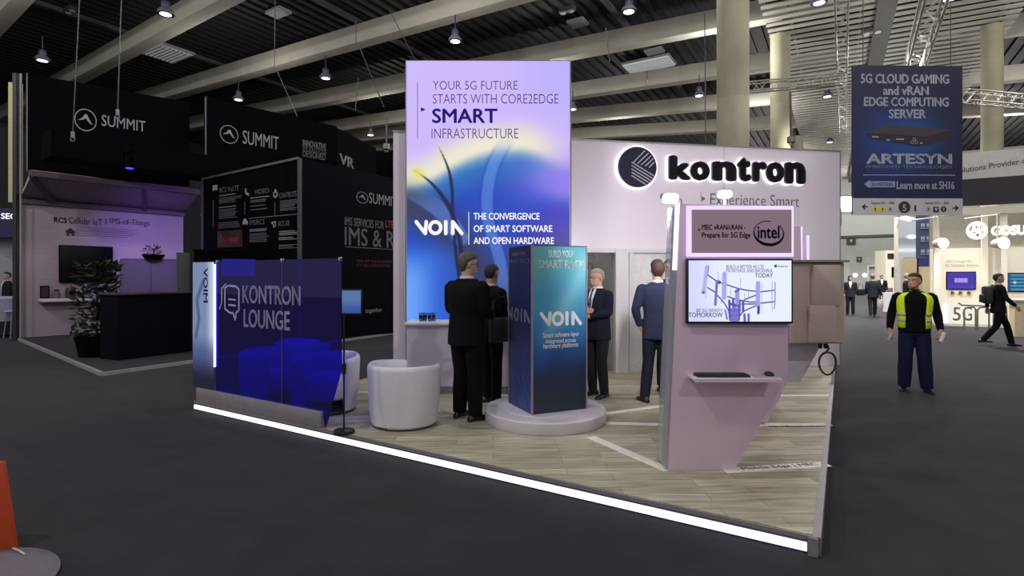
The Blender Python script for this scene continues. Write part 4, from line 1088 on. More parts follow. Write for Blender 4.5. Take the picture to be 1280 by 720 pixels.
# ---- glass lounge screen on the front edge
GB = [FL(243, 504, S), FL(403, 548, S)]
GL = Fr(W(6.90, .05).to_2d(), W(0, .05).to_2d(), S)
gs = thing('glass_screen', 'blue tinted glass screen with speech bubble and lounge lettering on the front edge', 'glass screen', GL.loc, GL.rz)
GH = H+21/F*5.9-S
xr = GL.at(427, 400)[0]; xrb = GL.at(405, 520)[0]; xm = GL.at(353, 400)[0]
zsl = GL.at(427, 462)[1]
m_blue = glass_mat('blue_film_glass', (.012, .014, .95), .045, (92, 80, 150), .17)  # diffuse purple share stands in for the reflected haze on the glass
xq = GL.at(270.5, 400)[0]
part('glass_pane', MB().prism([(xq, .14), (xm-.004, .14), (xm-.004, GH), (xq, GH)], -.006, .006, 'y'), m_blue, gs)
part('glass_pane', MB().prism([(xm+.004, .14), (xrb-.02, .14), (xrb+.03, .0), (xr, zsl), (xr, GH), (xm+.004, GH)], -.006, .006, 'y'), m_blue, gs)
plh = .165
part('plinth', MB().prism([(0, 0), (xrb-.005, 0), (xrb-.005, plh), (0, plh)], -.04, .04, 'y', bevel=.004), mat('plinth_grey', (150, 144, 150), .5, .2), gs)
cl = MB()
for x in (xq+.02, xm, xr-.02): cl.box((x, 0, GH-.01), (.03, .03, .04), bevel=.004)
part('glass_clip', cl, mat('clip_steel', (190, 188, 200), .3, .7), gs)
part('glass_joint', MB().box((xm, 0, (GH+plh)/2), (.008, .016, GH-plh)), mat('joint_seal', (92, 90, 128), .4), gs)
m_lg = mat('lounge_letter', (190, 182, 218), .5)
GL.text(gs, 'KONTRON', (303, 357, 375.5, 380.5), m_lg, .010, bold=.012); GL.text(gs, 'LOUNGE', (304.5, 387.5, 362, 411), m_lg, .010, bold=.012)
ic = MB()
q = lambda x, y: GL.at(x, y, .010)
ic.stroke([q(281, 360), q(281, 386), q(287, 391), q(291, 391), q(294, 400), q(295, 391), q(298.5, 388), q(298.5, 362), q(295, 358), q(285, 357), q(281, 360)], .022, -.010, -.007)
ic.stroke([q(286, 381), q(294, 382)], .02, -.010, -.007); ic.stroke([q(286, 374), q(294, 375)], .02, -.010, -.007)
ic.stroke([q(274.5, 386), q(277, 378), q(277, 361), q(282, 355)], .018, -.010, -.007)
part('speech_bubble_icon', ic, m_lg, gs, smooth=False)
# lit poster column at its left end
_p = GL.o+GL.d*GL.at(243, 400)[0]; pb = Vector((_p.x, _p.y, S))
po = thing('lit_poster_column', 'narrow pale blue lit poster column behind the left end of the glass', 'poster', pb, GL.rz)
pw, ph = xq-GL.at(243, 400)[0]-.02, GH
part('column_body', MB().box((pw/2, .008, ph/2+.08), (pw, .05, ph-.17)), mat('poster_grey', (90, 92, 110), .5), po)
def posterprint(U, V):
    c = flat((120, 140, 176), U); c = mixc(c, (206, 216, 232), sm(.55, 1.0, U)); c = mixc(c, (56, 66, 120), sm(.55, .75, V)*.7); c = mixc(c, (24, 24, 50), sm(.72, .95, V))
    q = segd(U, V, [(.5, .15), (.2, .3), (.3, .45), (.15, .6)], 5); return mixc(c, (52, 66, 120), sm(.1, .03, q)*.7)
pp = painted('poster_face', po, .0, pw, .175, ph-.01, -.020, 20, 80, posterprint, vcol_mat('poster_glow', .9))
part('edge_light', MB().box((pw+.006, -.005, ph*.62), (.014, .04, ph*.72)), emit('poster_edge_light', (240, 246, 255), 1.3), po)
tx = text_local(pp, 'VOIM', (-.22, -.05, .22, .05), 0, mat('poster_ink', (40, 46, 92), .5), .02)
tx.rotation_euler = (0, PI/2, 0); tx.location = (pw*.62, -.022, ph-.30)

# ---- tub chairs, tablet stand
m_lea = mat('white_leatherette', (226, 222, 230), .45, var=.02, bump=.06)
def tub_chair(loc, yaw, lab, r=.40, h=.66, first=[None]):
    if first[0] is not None: return dup(first[0], loc, yaw, lab)
    t = thing('tub_chair', lab, 'armchair', loc, yaw, 'white tub chairs of the lounge')
    # wrap-around shell, open to local -y
    rr = []; n = 44; a0, a1 = -PI/2+.62, 3*PI/2-.62
    for i in range(n+1):
        a = a0+(a1-a0)*i/n; k = math.sin(PI*i/n); hh = h*(.95+.05*min(1, k*1.5)); c_, s_ = math.cos(a), math.sin(a)
        ro0, ro1, ri = r*.90, r*1.0, r*.74
        prof = [(ri, .16), (ro0*.985, .02), (ro0, .04), (r*.965, .25), (ro1, hh-.06), (ro1*.985, hh-.02), (r*.93, hh), (r*.86, hh-.02), (r*.82, hh-.07), (ri, .40)]
        rr.append([Vector((q*c_*1.0, q*s_*.96, z)) for q, z in prof])
    part('shell', MB().rings(rr), m_lea, t, True)
    part('seat_cushion', MB().lathe([(.0, .16), (r*.70, .16), (r*.76, .20), (r*.76, .38), (r*.71, .43), (.0, .44)], 36, (0, -.03, 0)), m_lea, t, True)
    part('base_ring', MB().lathe([(.0, 0), (r*.84, 0), (r*.86, .03), (.0, .17)], 36), mat('base_dark', (60, 56, 62), .5), t)
    first[0] = t; return t
yb = 5.86; cxw = (505.5-CX)/F*yb
tub_chair((cxw, yb, S), 2.6, 'white tub chair standing alone left of the two men in dark suits')
tub_chair((-2.22, 6.44, S), .35, 'white tub chair half hidden behind the glass screen, beside the tablet stand')
tub_chair((-3.02, 6.86, S), .9, 'white tub chair seen wholly through the blue glass')
tub_chair((-3.02, 7.85, S), 2.2, 'farther tub chair showing blue behind the glass, top only')
ts = FL(430, 541, S)
tb = thing('tablet_stand', 'thin black floor stand with a round foot at the right end of the glass', 'tablet stand', ts)
m_bk = mat('stand_black', (16, 16, 18), .4)
part('round_foot', MB().lathe([(.0, 0), (.105, 0), (.108, .012), (.10, .03), (.03, .04), (.0, .045)], 36), m_bk, tb)
tz = H-46/F*5.5-S
part('pole', MB().tube([(0, 0, .03), (0, 0, tz)], .009, 10), m_bk, tb); part('clamp', MB().lathe([(.0, .60), (.022, .60), (.022, .70), (.0, .70)], 14), m_bk, tb)
tabl = part('tablet', MB().box((.075, .01, tz+.11), (.215, .015, .26), bevel=.006), m_bk, tb)
painted('tablet_screen', tabl, -.02, .17, tz-.005, tz+.225, .0015, 6, 10, lambda U, V: mixc(flat((110, 150, 214), U), (70, 100, 190), sm(.3, 1, V)), vcol_mat('tablet_glow', .55))
# ================================================================ DARK BOOTH ON THE LEFT
m_blk = mat('panel_black', (9, 8, 13), .7, var=.05, spec=.02); m_dnv = mat('panel_dark_navy', (12, 12, 22), .6, var=.05, spec=.04); m_sil = mat('print_silver', (150, 146, 158), .5); m_sild = mat('print_silver_dim', (96, 92, 106), .5)
S0 = FL(128, 470); SE = FL(22, 425); SR = FL(243, 453.5)
du = (SE-S0).normalized(); dv = (SR-S0).normalized()
bp_ = thing('booth_platform', 'low dark platform of the black booth, edged with a pale line', 'platform', (0, 0, 0))
q1_ = S0+du*9.0; q2_ = q1_+dv*12; q3_ = S0+dv*12
sh_ = lambda v: (v.x, v.y)
q1e = SE
part('platform_deck', MB().prism([sh_(S0), sh_(q3_), sh_(q3_+du*8.0), sh_(SE)], 0, .05), mat('booth_carpet', (44, 40, 48), .9, var=.1), bp_)
for a, b in ((S0, SE), (S0, q3_)):
    part('edge_trim', MB().bar((a.x, a.y, .03), (b.x, b.y, .03), .06, .062), mat('booth_edge', (150, 146, 150), .5), bp_)
# white side wall with lettering
WP0 = SE+du*.0; a_ = FL(100, 419.5)
wd = (Vector((a_.x, a_.y, 0))-SE).normalized()
RW = Fr((SE.x, SE.y), (SE.x+wd.x*7.4, SE.y+wd.y*7.4), .05)
HW = RW.at(100, 254)[1]
rw = thing('booth_side_wall', 'pale brick-textured wall of the dark booth lettered RCS Cellular IoT', 'wall', RW.loc, RW.rz)
def brick_white():
    m = mat('painted_brick', (168, 150, 166), .7, var=.03); nt = m.node_tree; b = nt.nodes['Principled BSDF']
    tc = nt.nodes.new('ShaderNodeTexCoord'); mp_ = nt.nodes.new('ShaderNodeMapping'); mp_.inputs['Rotation'].default_value = (PI/2, 0, 0)
    br = nt.nodes.new('ShaderNodeTexBrick'); br.inputs['Scale'].default_value = 1; br.inputs['Brick Width'].default_value = .5; br.inputs['Row Height'].default_value = .14; br.inputs['Mortar Size'].default_value = .008
    nt.links.new(tc.outputs['Object'], mp_.inputs['Vector']); nt.links.new(mp_.outputs['Vector'], br.inputs['Vector'])
    bp = nt.nodes.new('ShaderNodeBump'); bp.inputs['Strength'].default_value = .5; bp.inputs['Distance'].default_value = .01; bp.invert = True
    nt.links.new(br.outputs['Fac'], bp.inputs['Height']); nt.links.new(bp.outputs['Normal'], b.inputs['Normal']); return m
m_brk = brick_white()
wl = RW.at(229, 350)[0]
part('wall_panel', MB().box((wl/2, .1, HW/2), (wl, .2, HW)), m_brk, rw)
RW.text(rw, 'RCS', (67.5, 271.5, 83.5, 278.5), m_black, .01, bold=.03); RW.text(rw, 'Cellular IoT', (86, 272.5, 127.5, 280.5), m_black, .01); RW.text(rw, '|', (132, 273, 133, 281), m_black, .01); RW.text(rw, 'IMS-of-Things', (137.5, 274, 186.5, 283), m_black, .01)
tl = MB()
for i in range(5): b = RW.box(93.5, 285.3+i*2.3+i*.1, 172-(i % 2)*6-(12 if i == 4 else 0), 286.3+i*2.3+i*.1); tl.box(((b[0]+b[2])/2, -.004, (b[1]+b[3])/2), (b[2]-b[0], .004, b[3]-b[1]))
part('text_line', tl, mat('text_line_plum', (128, 112, 132), .6), rw)
c = RW.at(88, 290); k = .12
part('house_icon', MB().prism([(c[0]-k, c[1]), (c[0], c[1]+k), (c[0]+k, c[1]), (c[0]+k*.7, c[1]), (c[0]+k*.7, c[1]-k*.9), (c[0]+.25*k, c[1]-k*.9), (c[0]+.25*k, c[1]-.35*k), (c[0]-.25*k, c[1]-.35*k), (c[0]-.25*k, c[1]-k*.9), (c[0]-k*.7, c[1]-k*.9), (c[0]-k*.7, c[1])], -.012, -.002, 'y'), m_black, rw)
def on(fr, x0, y0, x1, y1, d0, d1, bev=0.0, mb=None, off=0.0):
    b = fr.box(x0, y0, x1, y1, off); mb = mb or MB(); mb.box(((b[0]+b[2])/2, -(d0+d1)/2, (b[1]+b[3])/2), (b[2]-b[0], d1-d0, b[3]-b[1]), bevel=bev); return mb
tv = thing('television', 'black switched-off television on the pale booth wall', 'television', RW.loc, RW.rz)
part('bezel', on(RW, 73, 307.5, 140, 353, .02, .09, .01), m_blk, tv); part('screen_glass', on(RW, 74, 308.5, 139, 352, .09, .094), mat('screen_off', (8, 8, 12), .15), tv)
shl = thing('wall_shelf', 'white wall shelf under the black television', 'shelf', RW.loc, RW.rz)
b = RW.box(47, 372.5, 108, 376.5); part('shelf_board', MB().box(((b[0]+b[2])/2, -.19, (b[1]+b[3])/2), (b[2]-b[0], .38, b[3]-b[1]), bevel=.01), mat('shelf_white', (215, 205, 215), .5), shl)
zs = RW.at(60, 372.5)[1]+.05
def shelf_obj(px, name, lab, cat, fn):
    x = RW.at(px, 370)[0]; p = RW.o+RW.d*x+RW.n*.2; t = thing(name, lab, cat, (p.x, p.y, zs), RW.rz); fn(t)
def frame_(t):
    part('photo_frame_board', MB().box((0, 0, .17), (.2, .03, .34), bevel=.006), m_blk, t); part('photo', MB().box((0, -.017, .17), (.15, .004, .27)), mat('photo_dark', (52, 40, 56), .4), t)
shelf_obj(53.5, 'tablet_display', 'dark upright tablet at the left end of the wall shelf', 'tablet', frame_)
shelf_obj(68, 'glass_jar', 'small clear jar on the wall shelf beside the dark tablet', 'jar', lambda t: (part('jar_wall', MB().lathe([(.08, 0), (.085, .14), (.05, .18), (.05, .2), (.0, .2), (.0, .0)], 18), mat('jar_mauve', (120, 100, 120), .2), t), part('jar_lid', MB().lathe([(.0, .2), (.055, .2), (.055, .23), (.0, .23)], 18), m_blk, t)))
shelf_obj(85.5, 'toy_speaker', 'brown round-topped speaker on the wall shelf', 'speaker', lambda t: (part('speaker_case', MB().lathe([(.0, 0), (.11, 0), (.12, .05), (.12, .2), (.09, .28), (.0, .30)], 20), mat('speaker_brown', (70, 54, 50), .5), t), part('speaker_cone', MB().disc(0, .14, .06, -.13, -.11), m_blk, t)))
shelf_obj(91, 'sensor_camera', 'small white camera on the wall shelf', 'camera', lambda t: (part('camera_body', MB().ell((0, 0, .16), (.07, .07, .09)), mat('camera_white', (190, 186, 196), .4), t), part('camera_foot', MB().lathe([(.0, 0), (.06, 0), (.06, .02), (.015, .03), (.015, .1), (.0, .1)], 16), mat('camera_white', (190, 186, 196), .4), t)))
# grey cabinets at the wall's right part with a dark planter on top
def at_floor(px, py, Y): return P(px, py, Y)
cab = thing('storage_cabinet', 'dark grey cabinet before the right end of the pale booth wall', 'cabinet', (P(150, 0, 15.6).x, 15.6, .05), .55)
cw = (208-150)/F*15.6*1.12; chh = H+22/F*15.6-.05
part('cabinet_body', MB().box((cw/2, .25, chh/2), (cw, .5, chh)), mat('cabinet_grey', (74, 66, 76), .5), cab)
for i in range(2): dr = part('cabinet_door', MB().box((cw*(.25+.5*i), -.012, chh/2), (cw*.48, .02, chh*.95)), mat('cabinet_door_grey', (82, 74, 84), .5), cab); part('door_handle', MB().box((cw*(.45+.1*i), -.03, chh*.6), (.02, .02, .2)), m_sild, dr)
def bush(loc, rx, h, n, lab, name, cat, mleaf, pot=None, z0=0.0, seed=1):
    rnd = random.Random(seed); t = thing(name, lab, cat, loc)
    if pot: part('planter', pot, m_blk, t)
    M = MB()
    for i in range(n):
        a = rnd.uniform(0, 2*PI); r_ = rx*math.sqrt(rnd.random()); z = z0+h*rnd.random(); k = rx*rnd.uniform(.16, .28)
        X = Vector((math.cos(a+rnd.uniform(-1, 1)), math.sin(a+rnd.uniform(-1, 1)), rnd.uniform(-.3, .8))).normalized(); Y_ = X.cross(Vector((rnd.random(), rnd.random(), 1))).normalized()
        c = Vector((r_*math.cos(a), r_*math.sin(a), z)); Nn = X.cross(Y_)*k*.12
        vs = [c-X*k, c+Y_*k*.38+Nn, c+X*k, c-Y_*k*.38+Nn]; M.bm.faces.new([M.bm.verts.new(v) for v in vs])
    part('foliage', M, mleaf, t, False); part('stem', MB().tube([(0, 0, z0-.05), (.01, 0, z0+h*.7)], .02, 6), mat('stem_brown', (60, 50, 36), .8), t)
    return t
m_leaf = mat('leaf_dark_green', (36, 46, 28), .6, var=.3)
pz = .05+chh; pc = Vector((P(182, 0, 15.6).x, 15.95, pz))
bush(pc, .28, .28, 90, 'low dark plant in a bowl on top of the grey cabinet', 'potted_plant', 'plant', mat('leaf_black_green', (34, 36, 34), .7), MB().lathe([(.0, 0), (.22, 0), (.3, .12), (.26, .12), (.0, .1)], 20), .12, 3)
pl_c = P(121, 0, 11.2); bush((pl_c.x, pl_c.y, .05), .42, 1.55, 900, 'tall bushy green plant standing at the left end of the dark booth counter', 'potted_plant', 'plant', m_leaf, MB().lathe([(.0, 0), (.30, 0), (.38, .42), (.34, .42), (.0, .38)], 24), .42, 5)
# dark bar counter near the booth's corner
bc0 = P(147, 0, 10.55); bc1 = P(240, 0, 11.9)
BF = Fr((bc0.x, bc0.y), (bc1.x, bc1.y), .05)
bc = thing('bar_counter', 'long near-black bar counter at the front corner of the dark booth', 'counter', BF.loc, BF.rz)
bh = BF.at(147, 369)[1]
part('counter_body', MB().box((BF.len/2, .3, bh/2), (BF.len, .6, bh)), m_dnv, bc); part('counter_top', MB().box((BF.len/2, .29, bh+.02), (BF.len+.06, .68, .045), bevel=.006), mat('counter_top_grey', (60, 58, 66), .3), bc)
for f in (.33, .66): part('panel_joint', MB().box((BF.len*f, -.002, bh/2), (.012, .006, bh*.96)), m_dnv, bc)
# dark pillar and doorway at the wall's end
pp0 = P(221, 0, 13.2); pil = thing('booth_pillar', 'dark grey square pillar left of the lit poster', 'pillar', (pp0.x, pp0.y, .05), .55)
part('pillar_shaft', MB().box((.14, .2, (H+27/F*13.2)/2), (.26, .4, H+27/F*13.2)), mat('pillar_grey', (72, 72, 76), .5), pil); part('pillar_strip', MB().box((.0, -.004, (H+27/F*13.2)/2), (.025, .012, H+27/F*13.2)), m_sild, pil)
bx_ = P(243, 0, 12.9); blk = thing('storage_block', 'black block unit behind the lit poster', 'cabinet', (bx_.x, bx_.y, .05), .55)
hb_ = H+32/F*12.9-.05
part('block_body', MB().box((.55, .3, hb_/2), (1.1, .6, hb_)), m_blk, blk); part('block_top', MB().box((.55, .3, hb_+.015), (1.14, .64, .03)), m_dnv, blk)
# left corner post of the booth
for px, wv, mm, lab, yt in ((20, .10, mat('post_dark', (40, 38, 44), .5), 'tall dark corner post at the left end of the black booth', 92), (26, .035, m_sil, 'thin silver edge profile beside the dark corner post', 92)):
    p = P(px, 0, SE.y-.12); t = thing('corner_post', lab, 'post', (p.x, p.y, 0))
    zz = H+(CY-yt)/F*p.y
    part('post_shaft', MB().box((0, 0, zz/2), (wv, wv, zz)), mm, t); part('post_foot', MB().box((0, 0, .02), (wv+.06, wv+.06, .04)), mm, t)
# overhead: soffit panels with timber-like ribs, then the black hanging header
so = thing('booth_canopy', 'mauve soffit panels with slanting ribs over the pale booth wall', 'canopy', RW.loc, RW.rz)
zc0, zc1 = HW-.02, HW+.52
cp_ = MB(); D_ = 1.15
cp_.prism([(0.0, zc0), (.12, zc0), (-D_, zc1+.1), (-D_-.1, zc1)], .05, wl, 'x')
part('soffit_panel', cp_, mat('soffit_mauve', (170, 150, 164), .7), so)
for x0, x1 in ((.05, .75), (2.5, 2.95), (4.9, 4.6), (6.4, 5.9)): part('soffit_rib', MB().bar((x1, -.03, zc0-.05), (x0, -D_-.05, zc1-.05), .10, .12), mat('rib_dark', (96, 84, 96), .6), so)
part('roof_box', MB().box((wl/2-.1, -D_-1.6, zc1+.48), (wl-.2, .9, .62)), m_blk, so, label='black roof box')
part('front_rail', MB().box((wl/2, -D_-.05, zc1), (wl, .12, .14)), MATS['rib_dark'], so)
part('back_rail', MB().box((wl/2, -.06, zc0-.06), (wl, .1, .12)), MATS['rib_dark'], so)
ZH = 6.9
def hz(px, py): return zsp(px, py, ZH)
def header(x0, y0, x1, y1, ybot0, lab, name='hanging_header'):
    a, b = hz(x0, y0), hz(x1, y1); zb = H+(CY-ybot0)/F*a.y
    fr = Fr((a.x, a.y), (b.x, b.y), zb); t = thing(name, lab, 'header', fr.loc, fr.rz)
    part('header_panel', MB().box((fr.len/2, .1, (ZH-zb)/2), (fr.len, .2, ZH-zb)), m_blk, t)
    part('edge_profile', MB().box((-.02, .0, (ZH-zb)/2), (.03, .05, ZH-zb)), m_sild, t)
    return t, fr
def summit(t, fr, cx_, cy_, r, tx0, ty0, tx1, ty1, m=None):
    m = m or m_sil
    c = fr.at(cx_, cy_, .006); R_ = fr.at(cx_+r, cy_, .006)[0]-c[0]; rz_ = abs(fr.at(cx_, cy_-r, .006)[1]-c[1]); sx = R_/rz_
    part('emblem_ring', MB().ringflat(c[0], c[1], rz_*.95, rz_*.08, -.008, -.002, 36, sx), m, t)
    pk = [(-.72, -.10), (-.30, .16), (-.05, .52), (.12, .50), (.30, .15), (.50, -.20), (.66, -.34), (.40, -.28), (.15, -.02), (.02, .18), (-.12, .05), (-.30, -.02)]
    part('peak_emblem', MB().prism([(c[0]+x*R_, c[1]+z*rz_) for x, z in pk], -.008, -.002, 'y'), m, t, smooth=False)
    fr.text(t, 'SUMMIT', (tx0, ty0, tx1, ty1), m, .008)
h1, hf1 = header(35, 92, 237, 128, 214, 'long black hanging header with round mountain emblem, nearest the left edge')
summit(h1, hf1, 107, 150, 14, 127, 147.5, 182, 161)
h2, hf2 = header(258, 121, 421, 158, 214, 'second black hanging header, its right end lettered innovative solutions')
summit(h2, hf2, 286.5, 168, 11.5, 303.5, 167, 348.5, 183.5)
hf2.text(h2, 'INNOVATIVE', (378.5, 177, 407.5, 185), m_sil, .008, bold=.015); hf2.text(h2, 'IMS SOLUTIONS', (378.5, 184.5, 407.5, 191), m_sild, .008, bold=.015); hf2.text(h2, 'DESIGNED', (378.5, 190.5, 407, 198), m_sild, .008)
h3, hf3 = header(421.5, 160, 470, 185, 214, 'dark navy panel lettered VR behind the second header')
h3.children[0].data.materials[0] = m_dnv
hf3.text(h3, 'VR', (424.5, 195, 442.5, 208), m_sil, .008, bold=.03)
# small blue-lit moving head under the first header
mh_ = P(162, 211, 12.4); t = thing('hanging_stage_light', 'small black stage light with a blue lens under the left header', 'stage light', mh_)
part('yoke', MB().box((0, 0, .42), (.2, .2, .12)).box((-.13, 0, .25), (.03, .1, .34)).box((.13, 0, .25), (.03, .1, .34)), m_blk, t); part('head', MB().lathe([(.0, .02), (.085, .02), (.09, .06), (.07, .28), (.0, .3)], 18), m_blk, t)
part('lens', MB().lathe([(.0, .0), (.075, .0), (.08, .02), (.0, .02)], 18), emit('blue_lens', (70, 60, 255), 2.0), t)
spot('booth_blue_beam', mh_+Vector((0, 0, -.05)), RW.o+RW.d*3.9+Vector((0, 0, 2.0)), 900, 62, (.33, .18, 1.0), 1.0, .1)
# dark tower block: two printed faces meeting at a corner
C2 = Vector((-5.1, 13.0, 0)); ZT2 = H+147/F*13.0
C1 = C2+Vector((-3.5, 2.1, 0)); tq = 3.6; C3 = C2+VA*4.0
tb_ = thing('dark_exhibit_block', 'tall black booth block with service icons and IMS & RCS lettering', 'booth wall', (C2.x, C2.y, .05))
F1_ = Fr(C1.to_2d(), C2.to_2d(), .05); F2_ = Fr(C2.to_2d(), C3.to_2d(), .05)
def facing(fr): return fr.loc-Vector((C2.x, C2.y, .05))
def face_part(fr, nm, m, thick=.12):
    o = part(nm, MB().box((fr.len/2, thick/2, (ZT2-.05)/2), (fr.len, thick, ZT2-.05)), m, tb_); o.location = facing(fr); o.rotation_euler = (0, 0, fr.rz); return o
fa = face_part(F1_, 'icon_wall', m_blk); fb = face_part(F2_, 'lettered_wall', m_dnv)
part('corner_profile', MB().box((0, 0, (ZT2-.05)/2), (.09, .09, ZT2-.05), rz=.6), mat('profile_grey', (84, 82, 92), .4, .4), tb_)
o = part('edge_profile', MB().box((-.02, -.01, (F1_.at(255, 224)[1])/2), (.05, .05, F1_.at(255, 224)[1])).bar((-.02, -.02, F1_.at(255, 224)[1]), (F1_.len, -.02, ZT2-.05), .06, .06), mat('profile_grey', (84, 82, 92), .4, .4), fa)
def tline(fr, par, x0, x1, y0, dy, n, m, h=1.0, seed=0):
    M = MB(); rnd = random.Random(seed)
    for i in range(n):
        b = fr.box(x0, y0+i*dy, x0+(x1-x0)*rnd.uniform(.7, 1), y0+i*dy+h, .004); M.box(((b[0]+b[2])/2, -.0045, (b[1]+b[3])/2), (b[2]-b[0], .004, b[3]-b[1]))
    part('text_line', M, m, par)
sk = .0
for (x, y0, y1, seed) in ((274, 243, 244, 1), (274, 246, 253, 2), (273.5, 258, 259, 3), (273.5, 261, 272, 4), (273, 277.5, 284, 5)): tline(F1_, fa, x, x+28, y0, 2.1, max(1, int((y1-y0)/2.1)+1), m_sil if y1-y0 < 2 else m_sild, .9, seed)
for (x, y0, n, mm, seed) in ((313, 246, 1, m_sil, 6), (313, 249.5, 2, m_sild, 7), (313, 256.5, 1, m_sild, 8), (313, 261, 1, m_sild, 9), (312, 286, 2, m_sil, 10), (312, 291.5, 6, m_sild, 11), (350, 250, 7, m_sild, 12), (349, 288.5, 3, m_sil, 13), (348.5, 296.5, 2, m_sil, 14), (348.5, 305.5, 3, m_sild, 15)): tline(F1_, fa, x, x+25, y0, 2.0, n, mm, .9, seed)
for s_, bb, mm in (('RCS VoLTE', (274.5, 233, 298.5, 239.5), m_sild), ('VIDEO', (318, 236, 336, 242), m_sild), ('CHATBOTS', (349, 240, 370.5, 246.5), m_sild), ('IMS/RCS', (312, 274.5, 330.5, 281), m_sild), ('RCS XR', (348, 276, 362, 282.5), m_sild)): F1_.text(fa, s_, bb, mm, .006)
b = F1_.box(272, 288, 303, 309); part('red_badge', MB().box(((b[0]+b[2])/2, -.002, (b[1]+b[3])/2), (b[2]-b[0], .006, b[3]-b[1])), mat('badge_dark_red', (52, 18, 26), .6), fa)
F1_.text(fa, '5G', (274.5, 295, 284.5, 303), mat('print_red', (176, 52, 60), .5), .008, bold=.02); F1_.text(fa, 'READY', (286, 297, 298, 303), MATS['print_red'], .008)
def icon(M): part('service_icon', M, m_sil, fa, smooth=False)
b = F1_.box(266, 231.5, 272, 238); icon(MB().box(((b[0]+b[2])/2, -.005, (b[1]+b[3])/2), (b[2]-b[0], .004, b[3]-b[1]), bevel=.002))
c = F1_.at(309, 240); icon(MB().stroke([(c[0]-.06, c[1]+.07), (c[0]-.04, c[1]-.03), (c[0]+.06, c[1]-.07)], .06, -.007, -.003))
c = F1_.at(344.5, 243); icon(MB().ringflat(c[0], c[1], .07, .035, -.007, -.003).disc(c[0], c[1]+.10, .035, -.007, -.003, 12))
c = F1_.at(306.5, 277.5); icon(MB().disc(c[0]-.06, c[1]-.02, .05, -.0064, -.003, 18).disc(c[0], c[1]+.02, .075, -.007, -.003, 18).disc(c[0]+.07, c[1]-.02, .055, -.0076, -.003, 18))
c = F1_.at(342.5, 280); icon(MB().stroke([(c[0]-.08, c[1]+.04), (c[0]+.07, c[1]+.05), (c[0]+.06, c[1]-.05), (c[0]+.0, c[1]-.08), (c[0]-.02, c[1]-.01), (c[0]-.08, c[1]+.02)], .03, -.007, -.003))
for x0, y0, x1, y1 in ((343.5, 253, 344.2, 270.5), (306, 252, 306.6, 268), (266.5, 250, 267.2, 284), (311, 270, 371, 271)):
    b = F1_.box(x0, y0, x1, y1); part('rule_line', MB().box(((b[0]+b[2])/2, -.005, (b[1]+b[3])/2), (b[2]-b[0], .004, max(.012, b[3]-b[1]))), m_sild, fa)
c = F2_.at(453, 247, .006)
summit(fb, F2_, 453, 247, 7.3, 461.5, 243.5, 495.5, 256.5)
F2_.text(fb, 'IMS SERVICES FOR', (431, 274, 480, 284), m_sil, .008, bold=.01); F2_.text(fb, 'LTE', (482, 276, 492, 284.5), MATS['print_red'], .008)
F2_.text(fb, 'IMS & RCS', (431, 287.5, 512, 309), m_sil, .008, bold=.005)
b = F2_.box(431, 310, 500, 311); part('underline', MB().box(((b[0]+b[2])/2, -.005, (b[1]+b[3])/2), (b[2]-b[0], .004, .02)), m_sild, fb)
mr = mat('print_dark_red', (104, 30, 44), .6); F2_.text(fb, "ONE APP ONE PLATFORM", (446, 325, 490, 328.5), mr, .008); F2_.text(fb, "IT'S ALL CONNECTED", (446, 330, 488, 333.5), mr, .008)
F2_.text(fb, 'together', (457, 385, 478, 392), m_sil, .008, shear=.2)
# second monitor glow seen over the glass
mo = P(279, 326, 12.0); t = thing('demo_monitor', 'small blue-lit monitor just above the glass screen in the dark booth', 'monitor', (mo.x, mo.y, .05), .5)
zz = mo.z
part('monitor_case', MB().box((.3, .0, zz-.2), (.72, .06, .44), bevel=.01), m_blk, t); part('monitor_stand', MB().box((.3, .05, (zz-.4)/2), (.08, .06, zz-.4)).box((.3, .05, .015), (.4, .3, .03)), m_blk, t)
part('monitor_picture', MB().box((.3, -.033, zz-.2), (.66, .004, .38)), emit('monitor_blue', (44, 40, 150), .8), t)

# ---- neighbour booth at the left edge
nbp = FL(-6, 421); nd = thing('neighbour_booth', 'strip of a blue and white booth at the far left edge of the view', 'booth', (nbp.x, nbp.y+4.0, 0), .35)
part('booth_back', MB().box((-1.2, .1, 1.95), (4.2, .12, 3.9)), mat('booth_back_grey', (150, 152, 158), .6), nd)
part('booth_fascia', MB().box((-1.2, -.3, 3.45), (4.2, .5, .95)), mat('fascia_navy', (34, 32, 84), .5), nd, label='navy fascia with white lettering')
NF = Fr((nbp.x+math.sin(.35)*.56, nbp.y+4-.56*math.cos(.35)), (nbp.x+math.sin(.35)*.56+math.cos(.35), nbp.y+4-.56*math.cos(.35)+math.sin(.35)), 0)
b = NF.box(1, 266.5, 25, 274)
text_local(nd, 'SECURE', (b[0], b[1], b[2]+.35, b[3]), -.555, emit('sign_white_lit', (250, 250, 255), 1.0), .03)
part('booth_floor', MB().box((-1.2, -1.6, .03), (4.2, 3.4, .06)), mat('booth_floor_blue', (36, 32, 150), .5), nd)
dk_ = P(2, 0, 15.2); t = thing('reception_desk', 'curved white desk with blue light at the left edge', 'desk', (dk_.x-.25, dk_.y, .06))
part('desk_shell', MB().lathe([(.62, 0), (.62, .3), (.74, .85), (.80, 1.02), (.72, 1.05), (.0, 1.05)], 40), mat('desk_white', (200, 196, 225), .4), t); part('desk_base', MB().lathe([(.0, 0), (.64, 0), (.64, .55), (.0, .55)], 40), mat('desk_base_dark', (50, 50, 62), .5), t)
pw0 = P(19.5, 0, 16.2); t = thing('tall_pale_pylon', 'tall pale yellowish pylon behind the dark corner post', 'pylon', (pw0.x, pw0.y, 0), .3)
